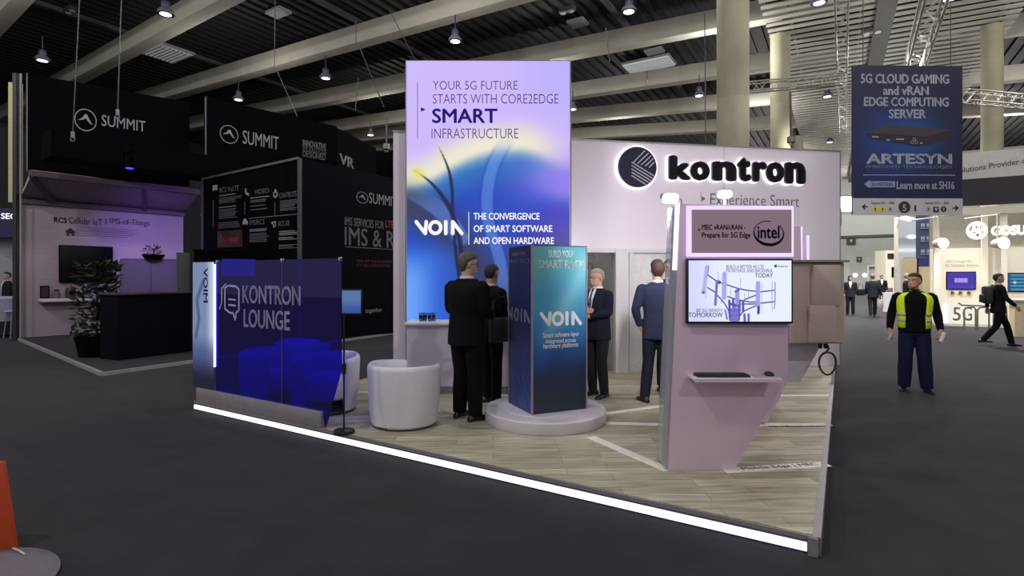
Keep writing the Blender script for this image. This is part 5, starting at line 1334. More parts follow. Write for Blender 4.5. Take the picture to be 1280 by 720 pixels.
z1_ = H+(CY-104)/F*16.2; part('pylon_panel', MB().box((0, 0, (z1_+3.9)/2), (.30, .12, z1_-3.9)), mat('pylon_cream', (196, 196, 150), .7), t); part('pylon_leg', MB().box((0, .02, 1.95), (.07, .07, 3.9)), m_blk, t)
for px in (9.5, 13):
    p = P(px, 0, 14.9)
    if px == 9.5:
        st_ = thing('bar_stool', 'white bar stool beside the curved desk at the left edge', 'stool', (p.x+.15, p.y, .0)); sg = MB()
        part('seat', MB().lathe([(.0, .72), (.18, .72), (.19, .76), (.0, .77)], 20), mat('desk_white', (200, 196, 225), .4), st_)
        for a in range(4): part('leg', MB().tube([(.12*math.cos(a*PI/2+.5), .12*math.sin(a*PI/2+.5), .73), (.2*math.cos(a*PI/2+.5), .2*math.sin(a*PI/2+.5), 0)], .014, 8), m_sil, st_)

# ================================================================ AISLE SIDE
# hanging banner
BY = 9.5
bn = thing('hanging_banner', 'big blue hanging banner about a 5G cloud gaming and vRAN server', 'banner', P(1066, 268, BY), .02)
BFr = Fr(P(1066, 0, BY).to_2d(), (P(1066, 0, BY)+Vector((math.cos(.02), math.sin(.02), 0))).to_2d(), P(1066, 268, BY).z)
bw = BFr.at(1203, 200)[0]; bz1 = BFr.at(1130, 82)[1]; bz0 = BFr.at(1130, 249)[1]
part('banner_board', MB().box((bw/2, .02, bz1/2), (bw, .036, bz1)), mat('banner_edge', (40, 38, 70), .5), bn)
def bannerprint(U, V):
    c = flat((33, 31, 68), U); g = np.exp(-(((U-.50)/.30)**2+((V-.55)/.22)**2)); c = mixc(c, (24, 96, 168), g*.95); g = np.exp(-(((U-.25)/.25)**2+((V-.60)/.3)**2)); c = mixc(c, (36, 62, 150), g*.6); return c
bpn = painted('banner_print', bn, .0, bw, bz0, bz1, -.001, 40, 60, bannerprint, vcol_mat('banner_ink', None, .5))
m_bw = mat('banner_white', (206, 208, 222), .6); m_bg = mat('banner_greyblue', (150, 160, 190), .6)
for s_, bb in (('5G CLOUD GAMING', (1076, 92.5, 1186.5, 104.5)), ('and vRAN', (1104, 107.5, 1161, 119)), ('EDGE COMPUTING', (1080, 121.5, 1186, 133)), ('SERVER', (1111, 136.5, 1157.5, 148))): BFr.text(bpn, s_, bb, m_bw, .004, bold=.028)
sv = MB(); q = lambda *pp: [BFr.at(x, y, .006) for x, y in pp]
part('server_picture', MB().prism(q((1084, 166), (1106, 156.5), (1187, 162), (1187, 172), (1160, 181), (1146, 183), (1086, 172)), -.004, -.002, 'y'), mat('server_brown', (52, 42, 52), .5), bpn, smooth=False)
part('server_picture', MB().prism(q((1084, 166), (1106, 156.5), (1187, 162), (1160, 171)), -.006, -.0042, 'y'), mat('server_top', (74, 62, 70), .5), bpn, smooth=False)
d_ = MB()
for x, y, w_ in ((1090, 170, 8), (1120, 173, 10), (1108, 174, 4), (1150, 178, 3)): b = BFr.box(x, y, x+w_, y+2, .006); d_.box(((b[0]+b[2])/2, -.007, (b[1]+b[3])/2), (b[2]-b[0], .002, b[3]-b[1]))
for x, y in ((1143, 174), (1140, 178), (1145, 178)): c = BFr.at(x, y, .006); d_.ringflat(c[0], c[1], .025, .01, -.008, -.006, 14)
part('server_ports', d_, m_bg, bpn, smooth=False)
BFr.text(bpn, 'ARTESYN', (1083, 192, 1190, 205), m_bw, .004, bold=.03); BFr.text(bpn, 'EMBEDDED TECHNOLOGIES', (1082.5, 206.5, 1190.5, 210.5), m_bg, .004, bold=.01)
b = BFr.box(1079, 218.3, 1194, 219.4, .004); part('rule_line', MB().box(((b[0]+b[2])/2, -.003, (b[1]+b[3])/2), (b[2]-b[0], .002, b[3]-b[1])), m_bg, bpn)
part('arrow_plate', MB().prism(q((1080.5, 230), (1087, 225), (1087, 226.5), (1119, 226.5), (1119, 234), (1087, 234), (1087, 235.5)), -.004, -.002, 'y'), m_bg, bpn, smooth=False)
BFr.text(bpn, '20 METRES', (1089, 228.2, 1116, 232.6), mat('banner_ink_navy', (60, 60, 100), .5), .006, bold=.01)
BFr.text(bpn, 'Learn more at 5H16', (1121, 226.5, 1193, 236.5), m_bw, .004, bold=.02)
b = BFr.box(1071, 248, 1205, 269, .002); foot = part('direction_strip', MB().box((bw/2, -.003, b[1]/2+b[3]/2), (bw, .006, b[3]-b[1])), mat('strip_white', (205, 202, 205), .6), bn, label='white strip with arrows and stand numbers')
BFr.text(foot, 'Stands 5I1 - 5I80', (1089, 252, 1118, 255.3), mat('strip_ink', (44, 42, 48), .5), .008); BFr.text(foot, 'Stands 5I21 - 5I81', (1156, 252, 1186, 255.3), MATS['strip_ink'], .008)
ar = MB()
ar.stroke([BFr.at(1084, 258.5, .008), BFr.at(1078.5, 258.5, .008)], .022, -.010, -.0065); ar.stroke([BFr.at(1081, 256, .008), BFr.at(1078.2, 258.5, .008), BFr.at(1081, 261, .008)], .022, -.010, -.0065)
ar.stroke([BFr.at(1191.5, 260, .008), BFr.at(1197, 260, .008)], .022, -.010, -.0065); ar.stroke([BFr.at(1194.5, 257.5, .008), BFr.at(1197.3, 260, .008), BFr.at(1194.5, 262.5, .008)], .022, -.010, -.0065)
part('arrow_mark', ar, MATS['strip_ink'], foot, smooth=False)
c = BFr.at(1130.5, 259, .008); part('hall_badge', MB().disc(c[0], c[1], .105, -.010, -.0065), mat('badge_olive', (54, 54, 46), .5), foot)
BFr.text(foot, '5', (1128.3, 255.5, 1133, 264), MATS['strip_white'], .0125, bold=.03)
b = BFr.box(1143, 256.5, 1145, 264, .008); part('badge_bar', MB().box(((b[0]+b[2])/2, -.009, (b[1]+b[3])/2), (b[2]-b[0], .004, b[3]-b[1])), MATS['strip_ink'], foot)
for x, mm, nm in ((1094, mat('badge_yellow', (222, 214, 40), .5), 'yellow_icon'), (1103, mat('badge_yellow', (222, 214, 40), .5), 'yellow_icon'), (1112.5, mat('badge_pale', (190, 184, 190), .5), 'pale_icon'), (1160.5, mat('badge_pale', (190, 184, 190), .5), 'pale_icon'), (1179.5, MATS['badge_olive'], 'dark_icon')):
    c = BFr.at(x, 261.5, .008); ico = part(nm, MB().disc(c[0], c[1], .05, -.010, -.0065, 24), mm, foot)
    part('icon_mark', MB().box((c[0], -.0115, c[1]), (.018, .003, .05)), MATS['strip_ink'] if nm != 'dark_icon' else MATS['strip_white'], ico)
b = BFr.box(1166.5, 258.5, 1173.5, 265.5, .008); ico = part('dark_icon', MB().box(((b[0]+b[2])/2, -.008, (b[1]+b[3])/2), (b[2]-b[0], .004, b[3]-b[1])), MATS['badge_olive'], foot); part('icon_mark', MB().prism([(b[0]+.02, b[3]-.02), (b[2]-.02, b[3]-.02), ((b[0]+b[2])/2, b[1]+.02)], -.0125, -.0105, 'y'), MATS['strip_white'], ico)
for fx in (.1, .9): part('hanger_wire', MB().tube([(bw*fx, .02, bz1), (bw*fx, .02, bz1+4.5)], .008, 6), m_wire, bn)
# ---- booth with the glowing knot sign
gp = FL(1181, 407); gd_ = -UA
GF = Fr((gp-gd_*1.0).to_2d(), (gp+gd_*9).to_2d(), 0)
gb = thing('sign_booth', 'white booth with a glowing knot emblem and lit letters on the right', 'booth', GF.loc, GF.rz)
m_bw2 = mat('booth_white', (222, 216, 200), .6, var=.02); m_bg2 = mat('booth_stone', (136, 134, 122), .7)
def gfb(x0, y0, x1, y1, d0, d1, bev=0.0): return on(GF, x0, y0, x1, y1, d0, d1, bev)
lo = GF.at(1168, 407)[0]; hi = 9.4
zt1 = GF.at(1230, 308)[1]; zt2 = GF.at(1230, 264)[1]; 
part('back_wall', MB().box(((lo+hi)/2, 1.2, zt1/2), (hi-lo, .2, zt1)), m_bw2, gb)
part('upper_wall', MB().box(((lo+hi)/2, 1.32, (zt1+zt2)/2), (hi-lo, .2, zt2-zt1+.1)), m_bg2, gb)
part('floor_plate', MB().box(((lo+hi)/2, .6, .04), (hi-lo, 1.3, .08)), m_bw2, gb)
for px in (1168.5, 1236, 1253):
    x = GF.at(px, 300)[0]; top = zt2
    part('upright', MB().box((x+.05, .95 if px == 1236 else .1, top/2), (.16, .16, top)), m_bw2, gb)
zf0, zf1 = GF.at(1230, 223)[1], GF.at(1230, 190)[1]
part('fascia_dark', MB().box(((lo+hi)/2+.6, .0, (zt2+zf0)/2+.1), (hi-lo+1.2, .14, zf0-zt2-.2)), mat('fascia_black', (38, 34, 44), .6), gb, label='black band over the booth')
fw_ = part('fascia_white', MB().box(((lo+hi)/2+.6, -.02, (zf0+zf1)/2), (hi-lo+1.2, .16, zf1-zf0)), mat('fascia_grey_white', (190, 186, 184), .6), gb, label='white band with black lettering')
part('fascia_beam', MB().box(((lo+hi)/2+.6, .02, zt2+.02), (hi-lo+1.2, .3, .24)), m_bw2, gb)
gx = GF.box(1196, 205, 1279, 214.5, .1); text_local(fw_, 'Leading Solutions Provider of IoT', (gx[0]-.75, gx[1]-.12, gx[2]+.5, gx[3]-.12), -.105, mat('fascia_ink', (92, 86, 86), .5), .012, skew=.28)
# knot emblem: strands wound over a disc, lit
kc = GF.at(1221, 288, .2); KR = abs(GF.at(1233.5, 288, .2)[0]-kc[0]); kn = MB()
for j in range(3):
    pts = [(kc[0]+KR*(.93+.06*math.cos(9*a+j*2.1))*math.cos(a), -.2+.05*math.sin(9*a+j*2.1), kc[1]+KR*1.1*(.93+.06*math.cos(9*a+j*2.1))*math.sin(a)) for a in [2*PI*i/72 for i in range(73)]]
    kn.tube(pts, KR*.12, 7)
for j in range(4):
    pts = [(kc[0]+KR*.8*(t_)*math.cos(j*.8)+KR*.28*math.sin(t_*5+j)*math.sin(j*.8), -.2+.04*math.cos(t_*6+j*2), kc[1]+KR*.85*t_*math.sin(j*.8)-KR*.28*math.sin(t_*5+j)*math.cos(j*.8)) for t_ in [-1+2*i/24 for i in range(25)]]
    kn.tube(pts, KR*.10, 7)
m_gw = emit('sign_glow', (255, 252, 244), 1.5)
part('knot_emblem', kn, m_gw, gb, label='glowing white knot emblem')
gbx = GF.box(1239, 281.5, 1283, 294, .2); text_local(gb, 'GOSU', gbx, -.22, m_gw, .05, 'sign_lettering', .08)
# hanging floods of the booth
for px, lab in ((1178.5, 'left glaring flood lamp of the knot-sign booth'), (1254, 'right glaring flood lamp under the lit letters beside the knot emblem')):
    p = P(px, 304, 18.0 if px < 1200 else 16.6); t = thing('flood_lamp', lab, 'lamp', p)
    part('lamp_glow', MB().ell((0, -.03, 0), (.17, .06, .17), 20, 10), emit('flood_glow', (255, 253, 250), 5.0), t); part('lamp_can', MB().lathe([(.0, .06), (.17, .06), (.18, .0), (.12, -.25), (.0, -.27)], 20, (0, .06, 0), Matrix.Rotation(PI/2, 3, 'X')), m_bw2, t)
    part('lamp_arm', MB().tube([(0, .2, .0), (0, .2, .9), (0, 1.4, .9)], .025, 8), m_bw2, t)
    spot('booth_flood', p+Vector((0, -.15, 0)), p+Vector((.2, 3.0, -3.2)), 270, 150, (1, .95, .86), .7, .15)
GI = Fr((gp-gd_*1.0-GF.n*1.09).to_2d(), (gp+gd_*9-GF.n*1.09).to_2d(), 0)
bx2 = GI.box(1181.5, 325.5, 1214, 328.8); text_local(gb, "OBD II Dongle Mifi", bx2, 1.092, mat('booth_ink', (120, 114, 104), .6), 0); bx2 = GI.box(1181.5, 330, 1223, 333.5); text_local(gb, "4G Telematics Solution", bx2, 1.092, MATS['booth_ink'], 0)
def booth_screen(x0, y0, x1, y1, lab, fn, txt):
    t = thing('booth_screen', lab, 'screen', GF.loc, GF.rz); b = GI.box(x0, y0, x1, y1)
    part('bezel', MB().box(((b[0]+b[2])/2, 1.06, (b[1]+b[3])/2), (b[2]-b[0], .06, b[3]-b[1]), bevel=.008), m_blk, t)
    p_ = painted('screen_picture', t, b[0]+.03, b[2]-.03, b[1]+.03, b[3]-.03, 1.0265, 40, 30, fn, vcol_mat('booth_screen_glow', .9))
    return t, p_, b
def bs1(U, V):
    c = flat((52, 28, 160), U); c = mixc(c, (80, 50, 200), sm(.5, 1, V)*.6); k = ((np.abs(U-.5) < .24) & (np.abs(V-.48) < .14)).astype(float); return mixc(c, (170, 150, 236), k)
t, p_, b = booth_screen(1182.5, 339.5, 1219.5, 362, 'violet lit screen on the knot-sign booth wall', bs1, '')
def bs2(U, V):
    c = flat((20, 62, 104), U); k = (np.abs(((V*5) % 1)-.5) < .2).astype(float); c = mixc(c, (60, 176, 210), k*sm(.05, .2, U)*.8); return mixc(c, (236, 246, 250), np.exp(-(((U-.3)/.05)**2+((V-.5)/.09)**2)))
booth_screen(1257, 341, 1292, 365, 'teal lit screen at the right edge behind the walking man', bs2, '')
for i, px in enumerate((1190, 1200, 1210.5)):
    b = GI.at(px, 366); t = thing('round_fitting', 'small dark fitting below the violet screen, %s' % ('leftmost', 'middle', 'rightmost')[i], 'fitting', GF.loc, GF.rz, 'fittings under the violet screen')
    part('knob_cap', MB().lathe([(.0, -.08), (.05, -.08), (.06, -.02), (.03, 0), (.03, .06), (.0, .06)], 14, (b[0], 1.04, b[1]), Matrix.Rotation(-PI/2, 3, 'X')), mat('knob_brown', (70, 62, 54), .5), t)
# lit 5G figures at the booth front
g5 = thing('lit_figures', 'white glowing figure block reading 5G at the foot of the booth', 'sign', GF.loc, GF.rz)
part('light_board', gfb(1182, 378, 1248, 405, -.2, .0), emit('board_glow', (244, 240, 228), 1.0), g5)
for s_, x0, x1, y0, y1 in (('5', 1191, 1201, 384, 401), ('G', 1203, 1215, 383, 401)):
    bb = GF.box(x0, y0, x1, y1, .03); text_local(g5, s_, bb, -.05, mat('figure_grey', (150, 144, 136), .5), .01, 'figure', .04)
part('arrow_figure', MB().prism([GF.at(x, y, .04) for x, y in ((1177, 386), (1181.5, 378), (1186, 386), (1184, 386), (1184, 404), (1179, 404), (1179, 386))], -.1, -.04, 'y'), m_gw, g5, smooth=False)
# exercise frame of steel tubes
sf = thing('steel_tube_frame', 'silver bent-tube stand before the glowing 5G figures', 'stand', FL(1222, 412.5))
m_ch = mat('chrome_tube', (150, 148, 142), .25, .6)
for dx in (-.42, .0, .5): part('tube_hoop', MB().tube([(dx, 0, 0), (dx, 0, .62), (dx+.06, 0, .70), (dx+.3, 0, .72), (dx+.36, 0, .66), (dx+.36, 0, .0)], .025, 8), m_ch, sf)
part('top_rail', MB().tube([(-.6, 0, .85), (-.5, 0, .78), (.9, 0, .74), (.95, 0, .0)], .025, 8), m_ch, sf); part('post', MB().tube([(.62, 0, 0), (.62, 0, 1.45)], .03, 8), m_ch, sf); part('valve_wheel', MB().torus((.62, -.05, 1.2), .13, .025, 18, 6, Matrix.Rotation(PI/2, 3, 'X')), m_ch, sf)
part('sensor_box', MB().box((.62, -.05, .95), (.22, .14, .3), bevel=.02), m_ch, sf)
# white desk at the right edge
p = FL(1272, 421); t = thing('display_counter', 'cream display counter at the right edge beside the walking man', 'counter', (p.x, p.y, 0), GF.rz)
part('counter_body', MB().box((.5, .35, .5), (1.1, .6, 1.0)), mat('counter_cream', (214, 200, 164), .5), t); part('counter_top', MB().box((.5, .35, 1.02), (1.2, .7, .05)), m_bw2, t)
for z in (.3, .62): part('side_knob', MB().ell((.2, .03, z), (.05, .05, .05), 12, 8), m_blk, t)
# ---- boards further down the aisle
def aisle_board(x0, x1, ytop, Y, lab, name, cat, m, fn=None, th=.25, z0=0.0, rz=0.0, glow=None):
    p = P(x0, 0, Y); t = thing(name, lab, cat, (p.x, p.y, 0), rz); w_ = (x1-x0)/F*Y/math.cos(rz); z1 = H+(CY-ytop)/F*Y
    part('board', MB().box((w_/2, th/2, (z0+z1)/2), (w_, th, z1-z0)), m, t)
    return t, w_, z1
def tallprint(U, V):
    c = flat((196, 200, 210), U); c = mixc(c, (150, 154, 162), sm(.22, .27, V)*sm(.36, .30, V)*.8); c = mixc(c, (250, 252, 255), sm(.36, .39, V)*sm(.44, .40, V))
    for i, v in enumerate((.50, .56, .61, .69, .72, .82)): c = mixc(c, (120, 124, 136), ((np.abs(V-v) < .012) & (U > .25+.1*(i % 2)) & (U < .97)).astype(float)*.7)
    return c
t, w_, z1 = aisle_board(1122.5, 1147, 271, 24, 'tall white lit tower board down the aisle left of the blue hanging sheet', 'tower_board', 'board', m_bw2)
painted('lit_face', t, .0, w_, .6, z1, -.01, 20, 90, tallprint, vcol_mat('tower_glow', .85))
for i, (x, y, sx) in enumerate(((1131.5, 272.5, .25), (1137, 274, .22), (1139.5, 296, .22))):
    p = P(x, y, 23.4); t2 = thing('board_spotlight', ('oval white light at the top left of the tower board', 'slanted oval light at the top right of the tower board', 'oval white light halfway up the tower board')[i], 'light', p); part('light_disc', MB().ell((0, 0, 0), (sx, .05, .09), 16, 8), m_gw, t2); part('light_rim', MB().box((0, .25, .0), (.08, .42, .05)), m_bw2, t2)
p = P(1145.5, 323, 20); t = thing('hanging_sheet', 'dark blue hanging sheet with rows of white icons right of the tower board', 'banner', p, -.12)
w_ = 21/F*20; hh = 54/F*20; sheet = part('sheet', MB().box((w_/2, .02, hh/2), (w_, .03, hh)), mat('sheet_blue', (74, 84, 120), .6), t)
icn = MB()
for r_ in range(3):
    for cc_ in range(2): icn.box((w_*(.35+.32*cc_), -.0, hh*(.17+.30*r_)), (w_*.2, .012, hh*.07)); icn.box((w_*(.35+.32*cc_), -.0, hh*(.10+.30*r_)), (w_*.24, .012, hh*.02))
part('sheet_icons', icn, mat('sheet_white', (170, 178, 200), .6), sheet); part('hanger_wire', MB().tube([(w_/2, .02, hh), (w_/2, .02, hh+6)], .012, 6), m_wire, t)
p = P(1148, 334, 20.8); t = thing('small_blue_board', 'small dark blue board below the hanging sheet', 'board', p); part('board_plate', MB().box((.21, .02, .2), (.42, .04, .36)), mat('small_blue', (44, 52, 118), .5), t); part('board_pole', MB().tube([(.0, .03, -P(0, 334, 20.8).z), (.0, .03, .5)], .03, 8), m_blk, t)
t, w_, z1 = aisle_board(1153, 1172, 322, 21.5, 'cream booth end wall behind the guard in the yellow vest', 'booth_end_wall', 'wall', mat('cream_wall', (206, 190, 156), .6), th=1.2)
part('dark_slot', MB().box((w_*.88, -.01, 1.75), (.12, .03, 1.7)), mat('slot_brown', (92, 80, 66), .6), t)
t, w_, z1 = aisle_board(1107, 1122, 313, 34, 'white booth front down the aisle with a dark red screen above a black one', 'exhibitor_booth', 'booth', m_bw2, th=1.0)
part('red_screen', MB().box((w_*.5, -.02, z1-.35), (w_*.72, .06, .32)), mat('screen_dark_red', (62, 26, 34), .4), t); part('black_screen', MB().box((w_*.72, -.02, 1.95), (w_*.45, .06, .62)), m_blk, t)
part('info_shelf', MB().box((w_*.2, -.12, .5), (.3, .2, .9)), mat('shelf_grey_aisle', (110, 110, 114), .5), t)
t, w_, z1 = aisle_board(1087, 1092, 332, 44, 'slim lit white column far down the aisle', 'lit_column', 'column', m_bw2, th=.3, glow=1); part('column_light', MB().box((w_/2, -.02, z1/2+.8), (w_*.7, .03, z1-2.0)), emit('column_light', (240, 236, 220), .9), t)
t, w_, z1 = aisle_board(1095, 1108, 333, 40, 'pale low booth wall far down the aisle', 'low_booth_wall', 'wall', mat('booth_grey_pale', (172, 174, 172), .6), th=.8); part('wall_cap', MB().box((w_/2, .4, z1+.03), (w_+.1, .9, .06)), m_bw2, t)
t, w_, z1 = aisle_board(1111, 1119, 367, 25.5, 'white lit brochure block on the aisle left of the guard', 'brochure_stand', 'stand', emit('brochure_glow', (236, 240, 244), .8), th=.4); part('brochure_top', MB().box((w_/2, .2, z1+.02), (w_+.06, .5, .04)), m_bw2, t)

# ---- orange board at the lower left corner
p = FL(20, 691); ob = thing('orange_floor_sign', 'orange sign board on a grey rounded foot cut by the lower left corner', 'sign', (p.x-.335, p.y, 0), .0)
oz = H-(577-CY)/F*p.y
part('sign_board', MB().prism([(-.45, .03), (.335, .03), (.256, oz), (-.45, oz)], -.02, .02, 'y', bevel=.004), mat('sign_orange', (196, 72, 28), .5, var=.03), ob)
part('foot', MB().lathe([(.0, 0), (.50, 0), (.52, .012), (.46, .03), (.0, .034)], 48, (.33, -.476, 0)), mat('foot_grey', (112, 104, 116), .6), ob)
part('foot_edge_cord', MB().tube([(.335, -.02, .038), (.40, -.05, .038), (.47, -.09, .038)], .006, 6), mat('cord_pale', (200, 196, 190), .6), ob)
# ================================================================ PEOPLE PLACED
def arm(e, w, d, t, p, c=.45): return (e, w, d, t, p, c)
FOLD = {'R': arm((-.24, -.02, 1.19), (-.03, -.235, 1.20), (1, -.05, .10), (0, .2, 1), (0, 1, 0), .35),
        'L': arm((.24, -.03, 1.18), (.05, -.215, 1.13), (-1, .05, .10), (0, .2, 1), (0, 1, 0), .35)}
FRONT = {'R': arm((-.25, .0, 1.18), (-.14, -.24, 1.10), (.5, -.8, .1), (.5, .2, .8), (.7, .3, -.3), .5),
         'L': arm((.25, .0, 1.18), (.14, -.24, 1.10), (-.5, -.8, .1), (-.5, .2, .8), (-.7, .3, -.3), .5)}
POCKET = {'R': arm((-.27, .06, 1.17), (-.215, -.02, .95), (.35, -.25, -.85), (.0, -1, .2), (1, .1, 0), .2),
          'L': arm((.27, .06, 1.17), (.215, -.02, .95), (-.35, -.25, -.85), (.0, -1, .2), (-1, .1, 0), .2)}
m1 = human('grey-haired person in black suit and glasses, back turned, left of the rack tower', (-.50, 6.02, S), (.62, .78), 1.86, arms=FRONT, legs={'R': ((-.10, -.02, .50), (-.12, .0, .09), -10), 'L': ((.10, -.02, .50), (.13, -.02, .09), 12)}, head=(-.45, .05),
      skin=(196, 158, 138), hair=('full', (84, 78, 72)), jacket=(12, 11, 15), trousers=(11, 10, 14), glasses=True, wide=1.18, legw=1.2, voxel=.009)
m2 = human('dark-haired person in black beside the grey-haired man, half hidden by the rack tower', (-.26, 6.72, S), (.75, .66), 1.75, arms=FRONT, head=(.3, .12), skin=(176, 128, 104), hair=('short', (24, 20, 20)), jacket=(11, 10, 13), trousers=(10, 9, 12), wide=1.05, voxel=.010,
      legs={'R': ((-.09, -.02, .50), (-.10, .0, .09), -10), 'L': ((.10, -.04, .50), (.14, -.06, .09), 10)})
bag = thing('shoulder_bag', 'black bag hanging against the second man beside the rack tower', 'bag', (-.145, 6.45, S+.80), .8)
part('bag_body', MB().box((0, 0, .15), (.30, .10, .30), bevel=.03), mat('bag_black', (18, 17, 20), .6), bag); part('strap', MB().tube([(-.14, 0, .29), (-.10, 0, .5), (.06, 0, .55), (.14, 0, .29)], .012, 8), MATS['bag_black'], bag)
m3 = human('person with folded arms, grey hair and glasses, right of the rack tower', (1.13, 7.15, S), (-.80, -.60), 1.70, arms=FOLD, head=(-.1, .05), skin=(206, 160, 142), hair=('short', (150, 142, 134)), jacket=(28, 30, 46), trousers=(34, 34, 42), glasses=True, tie=(50, 48, 62), voxel=.009, wide=1.05)
m4 = human('person in a blue-grey suit seen from behind, hands in pockets, beside the white door', (1.83, 6.82, S), (.22, .97), 1.80, arms=POCKET, head=(.12, .03), skin=(202, 152, 130), hair=('full', (58, 40, 32)), jacket=(44, 50, 72), trousers=(34, 36, 50), voxel=.009, wide=1.0,
      legs={'R': ((-.09, -.01, .50), (-.085, .03, .09), -14), 'L': ((.11, -.02, .50), (.155, .01, .09), 26)})
m5 = human('person facing the blue-grey suited man, partly hidden behind him and the kiosk', (2.20, 7.55, S), (-.30, -.95), 1.84, arms=STAND_ARM, head=(0, .04), skin=(204, 152, 128), hair=('short', (38, 30, 28)), jacket=(26, 26, 34), trousers=(24, 24, 30), tie=(60, 30, 40), voxel=.010)
WALKARM = {'R': arm((-.28, .05, 1.17), (-.315, -.06, .92), (-.05, -.3, -.95), (.3, -.9, .3), (.95, .2, 0), .5), 'L': arm((.28, .04, 1.17), (.305, -.10, .93), (-.02, -.35, -.93), (-.3, -.9, .3), (-.95, .2, 0), .9)}
guard = human('guard in an open yellow safety vest, black sweater and navy trousers walking up the aisle', (5.98, 8.05, 0), (-.50, -.86), 1.76, arms=WALKARM, legs={'R': ((-.115, -.05, .50), (-.13, -.02, .095), -14), 'L': ((.115, -.06, .50), (.145, -.06, .09), 16)}, head=(-.55, .02),
      skin=(198, 148, 120), hair=('short', (26, 22, 20)), jacket=(12, 11, 12), trousers=(27, 28, 60), shoes=(24, 22, 22), kind='sweater', voxel=.008, wide=1.09, legw=1.3, beard=(120, 88, 72))
hivis(guard, 1.11)
part('belt', MB().rings([ering(z, .183*1.1, .127*1.1, cy=.004) for z in (.885, .905, .925)]), mat('belt_black', (14, 13, 14), .4), guard, True)
def held(o, rel, name, lab, cat, mb, m, rz=0):
    p = o.matrix_basis @ Vector(rel); t = part(name, mb, m); t.location = p; t.rotation_euler = (.2, .3, rz); return tag(t, lab, cat)
held(guard, (.315, -.165, .845), 'paper_roll', 'rolled white paper in the guard\'s hand on the right', 'paper', MB().lathe([(.022, -.07), (.026, -.07), (.026, .07), (.022, .07), (.0, .06), (.0, -.06)], 16), mat('paper_white', (226, 226, 222), .7), .4)
held(guard, (-.315, -.16, .815), 'folded_paper', 'folded white paper in the guard\'s hand on the left', 'paper', MB().box((0, 0, 0), (.045, .008, .12), bevel=.002), MATS['paper_white'], .3)
STRIDE = {'R': ((-.09, .06, .50), (-.09, .34, .17), 0), 'L': ((.09, -.20, .52), (.09, -.30, .09), 0)}
SWING = {'R': arm((-.24, -.06, 1.18), (-.25, -.25, .99), (.0, -.5, -.8), (.1, -.9, .4), (1, 0, 0)), 'L': arm((.25, .12, 1.18), (.27, .12, .92), (0, .1, -1), (-.1, -1, 0), (-1, 0, 0))}
wk = human('person in a dark suit with backpack striding past the glowing booth at the right edge', (11.85, 13.2, 0), (.93, -.36), 1.78, arms=SWING, legs=STRIDE, head=(-.1, .0), skin=(176, 132, 112), hair=('short', (26, 24, 26)), jacket=(18, 18, 24), trousers=(13, 13, 17), voxel=.012)
bp2 = thing('backpack', 'dark backpack on the man striding at the right edge', 'backpack', wk.matrix_basis @ Vector((0, .125, 1.05)), wk.rotation_euler[2])
part('pack_body', MB().box((0, .09, .2), (.30, .17, .44), bevel=.06), mat('pack_dark', (38, 38, 46), .7), bp2); part('pack_pocket', MB().box((0, .19, .11), (.24, .06, .2), bevel=.025), MATS['pack_dark'], bp2)
for s_ in (-1, 1): part('strap', MB().tube([(s_*.10, .02, .40), (s_*.105, -.05, .435), (s_*.11, -.13, .43)], .018, 6), MATS['pack_dark'], bp2)
f1_ = human('person in dark clothes with a black bag, beside the beige antenna cabinet', (14.68, 23.5, 0), (-.5, -.86), 1.74, head=(.2, 0), hair=('long', (40, 34, 34)), jacket=(40, 38, 48), trousers=(30, 30, 36), voxel=.015, skin=(190, 150, 132))
hb2 = thing('handbag', 'black handbag of the far woman by the beige antenna cabinet', 'bag', (15.0, 23.3, .86), .3); part('bag_body', MB().box((0, 0, .14), (.34, .12, .28), bevel=.03), MATS['bag_black'], hb2); part('strap', MB().tube([(-.14, 0, .27), (-.1, 0, .5), (.1, 0, .5), (.14, 0, .27)], .012, 6), MATS['bag_black'], hb2)
f2_ = human('person in a dark suit walking away down the aisle carrying a white bag', (15.05, 22.6, 0), (.45, .9), 1.80, legs={'R': ((-.09, -.10, .52), (-.09, -.16, .09), 0), 'L': ((.09, .04, .50), (.09, .18, .13), 0)}, hair=('short', (120, 110, 100)), jacket=(44, 46, 56), trousers=(38, 40, 48), voxel=.015)
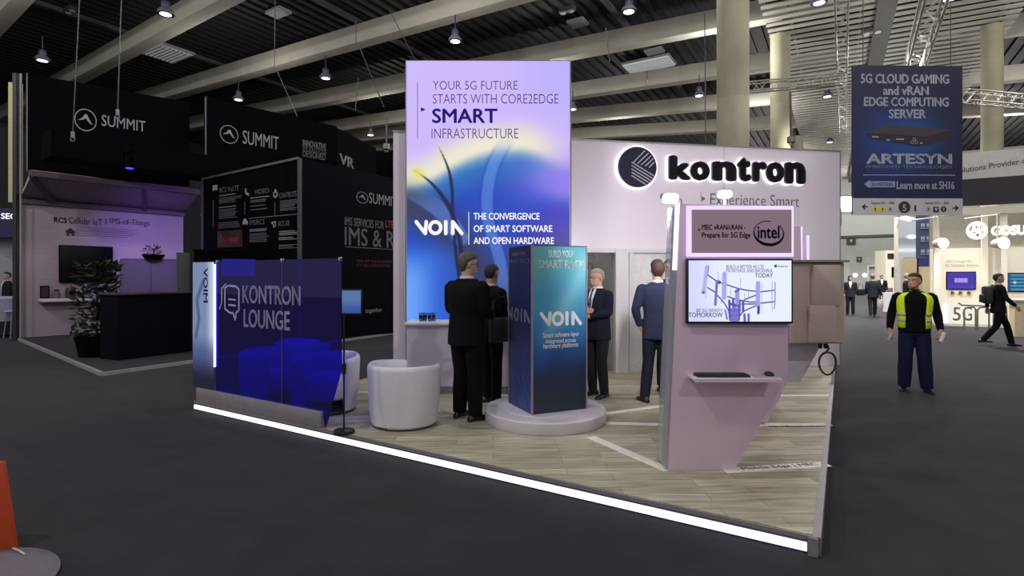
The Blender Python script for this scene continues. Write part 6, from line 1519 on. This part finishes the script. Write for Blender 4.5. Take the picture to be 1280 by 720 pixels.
wb = thing('carrier_bag', 'white carrier bag in the hand of the man walking away down the aisle', 'bag', f2_.matrix_basis @ Vector((-.27, -.07, .36)), .3); part('bag_body', MB().prism([(-.13, 0), (.13, 0), (.14, .36), (-.14, .36)], -.05, .05, 'y', bevel=.01), mat('bag_white', (200, 196, 186), .7), wb); part('handle', MB().tube([(-.07, 0, .35), (-.05, 0, .47), (.05, 0, .47), (.07, 0, .35)], .008, 6), MATS['bag_white'], wb)
f3_ = human('person in dark clothes farther down the aisle, half behind the man with the white bag', (20.2, 29.6, 0), (-.45, -.9), 1.78, hair=('short', (26, 24, 24)), jacket=(28, 28, 34), trousers=(26, 26, 30), voxel=.018)
f4_ = human('short-haired person in a dark suit left of the guard, near the lit tower board', (15.75, 21.6, 0), (.9, -.4), 1.82, hair=('short', (150, 140, 130)), jacket=(40, 44, 60), trousers=(34, 36, 46), arms=FRONT, voxel=.015)
bk_ = thing('white_booklet', 'white brochures held by the man left of the guard', 'booklet', f4_.matrix_basis @ Vector((0, -.34, 1.02)), .5); part('cover', MB().box((0, 0, 0), (.3, .03, .36), bevel=.004), mat('bag_white', (200, 196, 186), .7), bk_); part('pages', MB().box((0, .02, 0), (.28, .012, .34)), MATS['paper_white'], bk_)
p = P(9, 0, 16.6)
f5_ = human('person with dark hair sitting height behind the curved desk at the left edge', (p.x, p.y, .06), (-.6, -.8), 1.78, hair=('short', (40, 30, 28)), jacket=(34, 34, 44), trousers=(26, 26, 32), voxel=.016, head=(.6, 0))
f5_['label'] = 'person with dark hair in a dark jacket behind the curved desk at the left edge'

# ================================================================ CAMERA
cam = bpy.data.cameras.new('camera'); co = bpy.data.objects.new('camera', cam); COL.objects.link(co)
cam.sensor_fit = 'HORIZONTAL'; cam.sensor_width = 36.0; cam.lens = F/1280*36.0
cam.shift_y = -(360-CY)/1280; cam.clip_start = .05; cam.clip_end = 300
co.location = (0, 0, H); co.rotation_euler = (PI/2, 0, 0)
SC.camera = co
SC.view_settings.view_transform = 'Standard'; SC.view_settings.look = 'None'; SC.view_settings.gamma = 1.0; SC.view_settings.exposure = 0.0
SC.view_settings.use_curve_mapping = False
SC.cycles.use_denoising = True
SC.cycles.max_bounces = 8; SC.cycles.transparent_max_bounces = 12; SC.cycles.caustics_reflective = False; SC.cycles.caustics_refractive = False
SC.cycles.sample_clamp_indirect = 4.0
